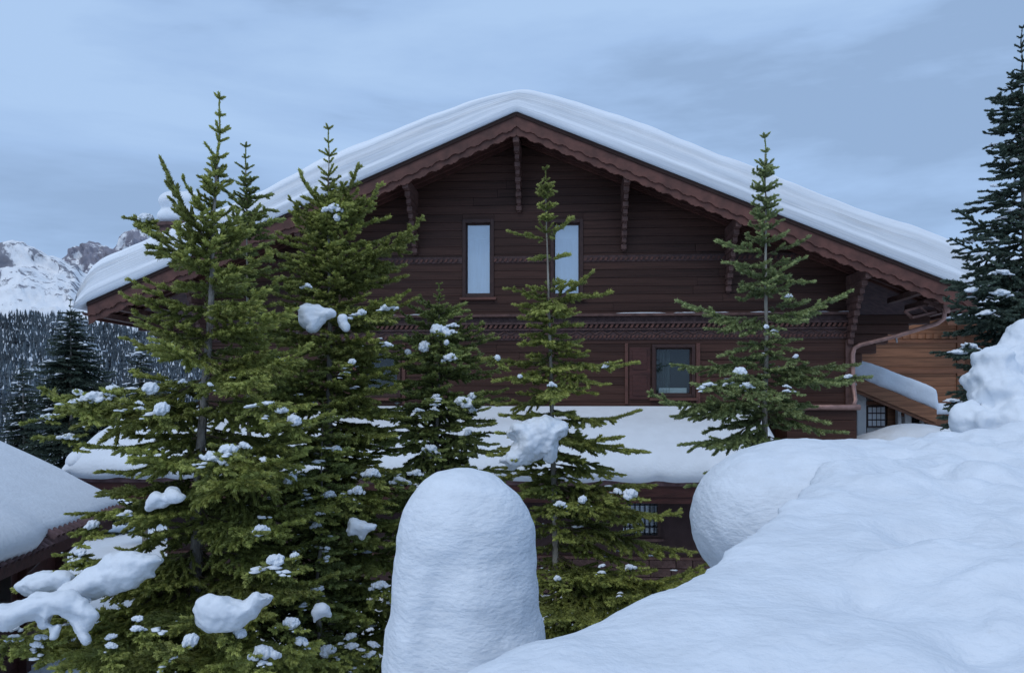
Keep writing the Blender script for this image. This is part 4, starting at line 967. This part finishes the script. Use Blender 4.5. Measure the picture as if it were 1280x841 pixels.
# second fir
t2 = fir('fir_tree', 'bushy green fir left of centre with a bare pointed leader against the roof snow', (412, 600), (411, 162), 10.6, yard, M['needle_olive'], M['bark'],
    [(262, 50, 55, 25), (310, 78, 80, 18), (370, 110, 112, 10), (450, 125, 118, 4), (540, 125, 122, -3), (640, 130, 130, -8), (860, 145, 135, -12)],
    [(275, 374, 212, .0), (278, 448, 205, -.1), (262, 432, 228, .2), (290, 478, 228, -.1), (330, 528, 270, -.4), (350, 515, 285, -.2), (300, 365, 265, -.3), (385, 500, 370, -.4), (400, 520, 372, -.2), (440, 500, 420, -.6), (440, 345, 425, -.7), (490, 500, 480, -.6), (530, 490, 545, -.7), (570, 500, 590, -.6), (610, 480, 640, -.9), (650, 490, 680, -.8), (690, 470, 720, -.9), (560, 360, 580, -.9), (740, 460, 775, -1.0)],
    13, G, trunk_r=.085, lead=1.05, whorl=.20, nper=(6, 7), face=.1)
clumps(t2, 10.2, [(416,260,22,14,-.3), (421,272,12,10,-.3), (383,357,16,8,-.5), (452,390,14,10,-.4), (483,384,22,10,-.3), (484,430,14,8,-.5), (362,600,24,16,-.8), (412,617,18,12,-.6), (395,655,14,10,-.6),
    (430,620,18,12,-.6), (446,612,18,18,-.7), (465,590,24,14,-.6), (330,480,10,6,-.6), (360,450,14,8,-.5), (440,452,14,8,-.6), (400,640,12,8,-.7), (408,690,10,24,-.8), (395,735,24,8,-.9), (440,800,20,26,-.8), (465,810,18,26,-.8), (410,812,24,18,-.9), (475,730,22,12,-.6), (420,560,16,10,-.5), (385,620,10,12,-.5)], 22)
dusting(t2, 105, .012, .062, 32, ymin=380)
# young tree between them
t2b = fir('fir_tree', 'short dark young fir between the two tall ones before the low snowy roof', (400, 700), (404, 500), 9.8, yard, M['needle_mid'], M['bark'],
    [(530, 22, 24, 15), (580, 45, 45, 0), (660, 70, 65, -8), (860, 100, 80, -12)], [(545, 430, 545, -.2), (560, 372, 560, -.1)], 14, G, trunk_r=.05, lead=.45, whorl=.2, nper=(5, 7), face=0)
dusting(t2b, 35, .012, .055, 33, ymin=560)
# third, snow topped
t3 = fir('fir_tree', 'shorter fir at centre with tufts of snow on its crown', (548, 600), (549, 356), 11.2, yard, M['needle_mid'], M['bark'],
    [(392, 32, 36, 22), (425, 62, 68, 14), (480, 82, 86, 5), (530, 100, 104, -5), (600, 112, 112, -10), (860, 125, 115, -14)],
    [(420, 605, 404, -.1), (432, 494, 420, .0), (450, 585, 440, -.3), (470, 510, 455, -.3), (500, 500, 510, -.4), (505, 600, 500, -.3), (530, 466, 560, -.6), (540, 620, 555, -.5), (560, 480, 600, -.7), (560, 610, 590, -.7)],
    15, G, trunk_r=.06, lead=.55, whorl=.18, nper=(6, 8), face=0)
clumps(t3, 11.0, [(548,412,30,18,-.4), (565,410,14,18,-.4), (530,433,20,18,-.4), (558,428,9,9,-.5), (563,446,18,12,-.6), (580,502,34,16,-.7), (590,494,12,10,-.7), (545,508,10,12,-.6), (523,512,12,6,-.6), (545,495,14,7,-.5), (510,440,12,8,-.2), (620,448,10,9,-.2), (540,560,18,12,-.6), (500,600,22,12,-.8), (520,590,16,10,-.8), (585,540,12,10,-.6), (590,512,12,12,-.6)], 23)
dusting(t3, 45, .012, .055, 34, ymin=480)
# fourth, thin straight stem in front of the upper windows
t4 = fir('fir_tree', 'slender fir with a pale thin stem passing between the two tall upper windows', (690, 520), (681, 212), 10.4, yard, M['needle_olive'], M['bark_pale'],
    [(362, 34, 38, 12), (385, 42, 46, 8), (432, 60, 60, 2), (480, 85, 85, -6), (530, 90, 95, -12), (600, 90, 120, -16), (690, 80, 110, -18), (860, 90, 90, -18)],
    [(300, 634, 288, -.1), (298, 715, 272, -.1), (325, 712, 318, .2), (320, 668, 325, .3), (370, 634, 360, -.2), (372, 658, 395, -.3), (375, 765, 365, -.2), (378, 742, 338, -.1), (385, 640, 380, .3), (384, 720, 392, -.4), (372, 700, 388, -.5), (378, 672, 392, -.4),
     (425, 650, 430, -.3), (428, 725, 440, -.3), (450, 798, 452, -.2), (455, 608, 448, -.1), (462, 760, 480, -.5), (465, 625, 475, -.5), (480, 700, 500, -.8), (525, 800, 512, -.3), (530, 620, 540, -.6), (545, 812, 565, -.3), (550, 780, 545, -.6), (560, 640, 575, -.9),
     (600, 852, 640, -.4), (610, 820, 606, -.3), (620, 780, 640, -.7), (650, 870, 690, -.3), (660, 800, 660, -.6), (690, 850, 720, -.3), (700, 760, 730, -.9), (720, 850, 745, -.6), (735, 810, 770, -.9), (745, 740, 780, -1.3), (715, 880, 715, -.5), (760, 790, 800, -.9), (725, 700, 775, -1.3), (770, 730, 815, -1.2), (705, 820, 712, -.2), (740, 860, 760, .3), (690, 890, 700, .4)],
    16, G, trunk_r=.062, lead=.9, nper=(5, 6), whorl=.245, face=.2)
clumps(t4, 10.2, [(758,456,12,9,-.3), (622,447,10,9,-.3), (788,617,24,20,-.5), (771,613,12,10,-.4), (700,629,14,9,-.8), (728,624,15,10,-.7), (754,710,10,18,-.7), (787,708,14,9,-.6), (697,722,10,8,-.9), (775,742,6,8,-.7), (650,470,8,6,-.5), (690,480,10,8,-.7)], 24)
dusting(t4, 32, .012, .05, 35, ymin=520)
# fifth, before the right half of the facade
t5 = fir('fir_tree', 'grey green fir right of centre behind the snow bank, sparse near its tip', (958, 500), (956, 172), 10.8, yard+.6, M['needle_grey'], M['bark_pale'],
    [(405, 30, 35, 5), (440, 55, 52, -5), (475, 80, 80, -10), (510, 85, 85, -14), (580, 110, 100, -16), (760, 120, 110, -18)],
    [(318, 897, 300, -.2), (318, 1013, 295, -.1), (332, 910, 328, -.3), (332, 1008, 322, .0), (345, 1018, 352, -.3), (350, 922, 362, -.4), (365, 925, 375, .2), (360, 985, 345, .2), (395, 848, 376, -.1), (398, 880, 410, -.3), (392, 1062, 364, -.1), (398, 1005, 400, -.5), (385, 1012, 375, .3), (400, 925, 420, -.4),
     (425, 905, 444, -.3), (430, 1000, 438, -.4), (455, 838, 455, -.2), (465, 870, 480, -.4), (460, 1075, 455, -.2), (470, 1040, 480, -.4), (470, 1090, 470, -.1), (480, 960, 500, -.8), (500, 838, 520, -.3), (520, 850, 555, -.4), (530, 900, 560, -.6), (500, 1000, 520, -.7), (490, 810, 490, -.2), (515, 1060, 540, -.3)],
    17, G, trunk_r=.068, lead=1.2, nper=(5, 6), whorl=.25, ylow=640)
for (ya, ln) in ((215, 10), (222, 16), (240, 17), (252, 14), (262, 18), (275, 20), (288, 20), (305, 26), (350, 34), (370, 32)):
    rng = random.Random(ya); tb = atD(956+(ya-172)*.006, ya, 10.8)
    for j in range(5): a = j*1.2566+rng.random(); put_branch(t5, tb, tb+(RT*math.cos(a)+FW*math.sin(a))*ln*.0108+UP*ln*.0108*.45, M['needle_grey'], rng)
clumps(t5, 10.5, [(925,465,24,14,-.4), (935,481,15,9,-.5), (985,485,9,12,-.7), (966,415,9,10,-.4), (958,408,8,7,-.4), (985,369,9,7,-.2), (886,480,16,6,-.4), (1060,470,14,6,-.3), (995,445,8,7,-.4), (908,480,12,5,-.4)], 25)
dusting(t5, 25, .015, .045, 36, ymin=440)
for (tr, D_, x0_, y0_, x1_, y1_, nm, l0, l1) in ((t1, 9.0, 273, 205, 256, 345, M['needle_olive'], 16, 60), (t2, 10.6, 411, 225, 411, 300, M['needle_olive'], 14, 34), (t1b, 10.2, 307, 225, 308, 300, M['needle_mid'], 14, 26)):
    rng = random.Random(int(x0_))
    for i in range(34 if tr is t1 else 18):
        t = (i+rng.random())/34 if tr is t1 else (i+rng.random())/18; tb = atD(lerp(x0_, x1_, t), lerp(y0_, y1_, t), D_); a = rng.random()*6.283; ln = lerp(l0, l1, t)*rng.uniform(.6, 1.15)*D_/F
        put_branch(tr, tb, tb+(RT*math.cos(a)+FW*math.sin(a))*ln*.85+UP*ln*rng.uniform(.3, .75), nm, rng)
# leader twigs of the fourth fir
for (ya, ln) in ((236, 10), (246, 12), (262, 12), (275, 9)):
    rng = random.Random(ya); tb = atD(681+(ya-212)*.03, ya, 10.4)
    for j in range(4): a = j*1.57+rng.random(); put_branch(t4, tb, tb+(RT*math.cos(a)+FW*math.sin(a))*ln*.0104+UP*ln*.0104*.5, M['needle_olive'], rng)
# dark fir at the right edge
t6 = fir('fir_tree', 'tall dark blue green fir cut by the right edge of the view', (1284, 500), (1277, 36), 12.5, CZ-1.2, M['needle_dark'], M['bark'],
    [(95, 20, 20, 15), (130, 40, 40, 8), (200, 45, 45, 2), (260, 75, 60, 0), (330, 85, 90, -4), (400, 100, 100, -8), (470, 85, 100, -10), (560, 85, 100, -12)],
    [(125, 1238, 122, -.1), (150, 1246, 160, -.2), (205, 1233, 205, -.1), (215, 1240, 225, -.2), (270, 1236, 278, -.1), (300, 1196, 262, .0), (320, 1188, 298, -.2), (345, 1182, 350, -.4), (340, 1205, 330, -.3), (375, 1180, 372, -.3), (390, 1190, 392, -.5), (430, 1165, 440, -.3), (455, 1195, 455, -.4), (480, 1185, 490, -.4), (505, 1178, 520, -.5), (520, 1175, 545, -.5), (530, 1195, 550, -.6)],
    18, None, trunk_r=.10, lead=.9, whorl=.2, nper=(7, 8), ylow=600, face=.1)
t6['label'] = 'tall dark blue green fir cut by the right edge of the view'
clumps(t6, 12.0, [(1242,232,12,5,-.3), (1240,300,14,6,-.3), (1212,300,16,6,-.4), (1225,318,18,7,-.4), (1255,340,20,8,-.5), (1215,362,24,8,-.5), (1250,365,26,10,-.6), (1235,390,26,8,-.6), (1200,440,26,8,-.5), (1215,432,20,8,-.5), (1190,500,20,6,-.4), (1195,525,18,6,-.4), (1262,262,14,6,-.4), (1268,200,12,6,-.3), (1210,478,14,9,-.7), (1185,540,22,8,-.6)], 26)
dusting(t6, 110, .015, .05, 37, ymin=100)
# dark spruces beyond the neighbour roof
s1 = fir('spruce_tree', 'dark snow striped spruce standing beyond the left roof', (90, 560), (88, 376), 34.0, CZ-9, M['needle_dark'], M['bark'],
    [(392, 14, 14, 5), (425, 34, 34, -6), (470, 54, 54, -10), (540, 72, 72, -14), (620, 84, 84, -16)], [], 19, 'dark spruces beyond the roofs', trunk_r=.2, lead=1.6, whorl=.30, nper=(11, 12), ylow=640, cat='spruce')
dusting(s1, 190, .04, .13, 38, ymin=395)
s2 = fir('spruce_tree', 'small dark spruce half hidden below the left eave of the big chalet', (178, 560), (174, 432), 30.0, CZ-9, M['needle_dark'], M['bark'],
    [(445, 12, 12, 5), (490, 30, 30, -10), (540, 42, 42, -14), (640, 60, 60, -16)], [], 20, 'dark spruces beyond the roofs', trunk_r=.16, lead=1.2, whorl=.32, nper=(9, 10), ylow=640, cat='spruce')
dusting(s2, 80, .04, .14, 39, ymin=440)
s3 = fir('spruce_tree', 'lower dark spruce at the left edge between forest and white roof', (30, 560), (28, 452), 38.0, CZ-9, M['needle_dark'], M['bark'],
    [(462, 8, 8, 5), (500, 26, 26, -10), (560, 48, 48, -14), (640, 60, 60, -16)], [], 27, 'dark spruces beyond the roofs', trunk_r=.16, lead=1.2, whorl=.36, nper=(9, 10), ylow=620, cat='spruce')
dusting(s3, 80, .04, .15, 40, ymin=455)

# the largest loads of snow on the low boughs
def seg_d(p, a, b):
    ab = b-a; t = max(0, min(1, np.dot(p-a, ab)/max(1e-9, np.dot(ab, ab)))); return np.linalg.norm(p-a-ab*t)
def load(label, D, polys, thick, seed, amp=.035, step=1.6):
    """a real lump: the outline is filled, swollen front and back to THICK metres, then fused and weathered"""
    s = D/F; mb = MB()
    for poly, dd in polys:
        pl = [np.array(q, float) for q in poly]; n = len(pl); xs_ = [q[0] for q in pl]; ys_ = [q[1] for q in pl]
        nx_ = int((max(xs_)-min(xs_))/step)+3; ny_ = int((max(ys_)-min(ys_))/step)+3; x0 = min(xs_)-step; y0 = min(ys_)-step; dist = {}
        for i in range(nx_):
            for j in range(ny_):
                p = np.array((x0+i*step, y0+j*step)); ins = False
                for k_ in range(n):
                    a, b = pl[k_], pl[k_-1]
                    if (a[1] > p[1]) != (b[1] > p[1]) and p[0] < (b[0]-a[0])*(p[1]-a[1])/(b[1]-a[1])+a[0]: ins = not ins
                if ins: dist[i, j] = min(seg_d(p, pl[k_], pl[k_-1]) for k_ in range(n))
        R_ = max(dist.values())*.95; idx = {}
        for (i, j), d in dist.items():
            q = min(1, d/R_); t = thick*math.sqrt(max(.003, 1-(1-q)**2))*(1 if R_*s > thick*.5 else R_*s*2/thick)
            low_ = (y0+j*step - min(ys_))/(max(ys_)-min(ys_)+1e-6)
            px, py = x0+i*step, y0+j*step; idx[i, j] = len(mb.v); mb.v.append(tuple(atD(px, py, D+dd-t*.9))); mb.v.append(tuple(atD(px, py-4*q*(1-low_), D+dd+t*.9)))
        ec = {}
        for (i, j) in dist:
            c = [(i, j), (i+1, j), (i+1, j+1), (i, j+1)]
            if all(q in dist for q in c):
                f_ = [idx[q] for q in c]; mb.f.append(tuple(f_)); mb.m.append(0); mb.f.append(tuple(v+1 for v in reversed(f_))); mb.m.append(0)
                for k_ in range(4):
                    e_ = (c[k_], c[(k_+1) % 4]); ec[e_] = ec.get(e_, 0)+1
        for (p, q) in ec:
            if (q, p) not in ec: mb.f.append((idx[q], idx[p], idx[p]+1, idx[q]+1)); mb.m.append(0)
    me = blob('snow_load', [], .018, M['snow'], 4, amp, 5.5, extra=mb); o = link('snow_load', me)
    return tag(o, label, 'snow', 'heavy snow loads on the boughs')
load('long ridge of snow lying on the lowest left bough, rising to the right', 7.6, [([(68,742),(78,732),(87,725),(113,709),(137,692),(152,686),(179,688),(194,693),(207,699),(196,708),(193,714),(197,722),(184,723),(168,736),(147,742),(123,748),(100,750),(80,752)], 0),
    ([(14,733),(34,720),(58,712),(84,713),(96,720),(88,732),(74,742),(40,748),(26,738)], .25)], .22, 1)
load('lumpy snow load with drips at the bottom left corner below the long ridge', 7.2, [([(-70,752),(-30,760),(0,756),(26,748),(42,742),(66,739),(92,739),(108,746),(116,756),(124,768),(120,778),(110,789),(102,782),(87,773),(74,768),(65,772),(60,783),(54,788),(48,780),(46,772),(32,776),(21,786),(7,790),(-10,780),(-40,792),(-70,790)], 0),
    ([(84,772),(97,777),(109,790),(115,802),(106,808),(98,797),(87,784)], -.06), ([(62,783),(72,775),(80,782),(70,798),(62,800)], -.03)], .20, 2)
load('rounded snow load with a thin tail below the trunk of the tallest fir', 7.2, [([(240,762),(246,749),(262,741),(279,742),(292,749),(304,752),(313,740),(321,735),(328,741),(346,744),(336,754),(325,760),(321,772),(312,776),(307,782),(285,791),(260,792),(243,781)], 0)], .24, 3)
load('broad snow load draped across the thin fir between column and pale stem', 9.7, [([(622,577),(638,562),(644,550),(631,541),(638,531),(654,526),(675,522),(694,524),(711,529),(710,546),(698,552),(695,570),(689,578),(679,569),(667,577),(654,582),(638,589),(634,580)], 0)], .26, 4, .06)
load('rough snow tuft caught on the second fir under its bare leader', 9.7, [([(371,386),(380,381),(398,382),(414,385),(419,391),(410,399),(405,408),(396,411),(388,418),(384,409),(377,402)], 0), ([(424,394),(432,396),(437,410),(432,418),(426,406)], .05)], .17, 5, .05)
load('snow load with a notched edge left of the lower trunk of the tallest fir', 7.8, [([(180,636),(185,622),(195,614),(204,618),(211,609),(221,608),(229,616),(238,618),(232,627),(218,631),(205,636),(195,632),(184,640)], 0)], .14, 7)
load('pointed snow load between the second fir and the snow column', 9.4, [([(429,664),(435,648),(442,645),(450,650),(462,652),(474,654),(470,663),(460,666),(452,676),(446,668),(434,672)], 0)], .13, 8)
load('small snow load like a bent leaf above the foot of the second fir', 7.8, [([(387,766),(394,755),(402,752),(410,758),(417,773),(405,770),(398,775),(393,781),(389,773)], 0)], .10, 9)
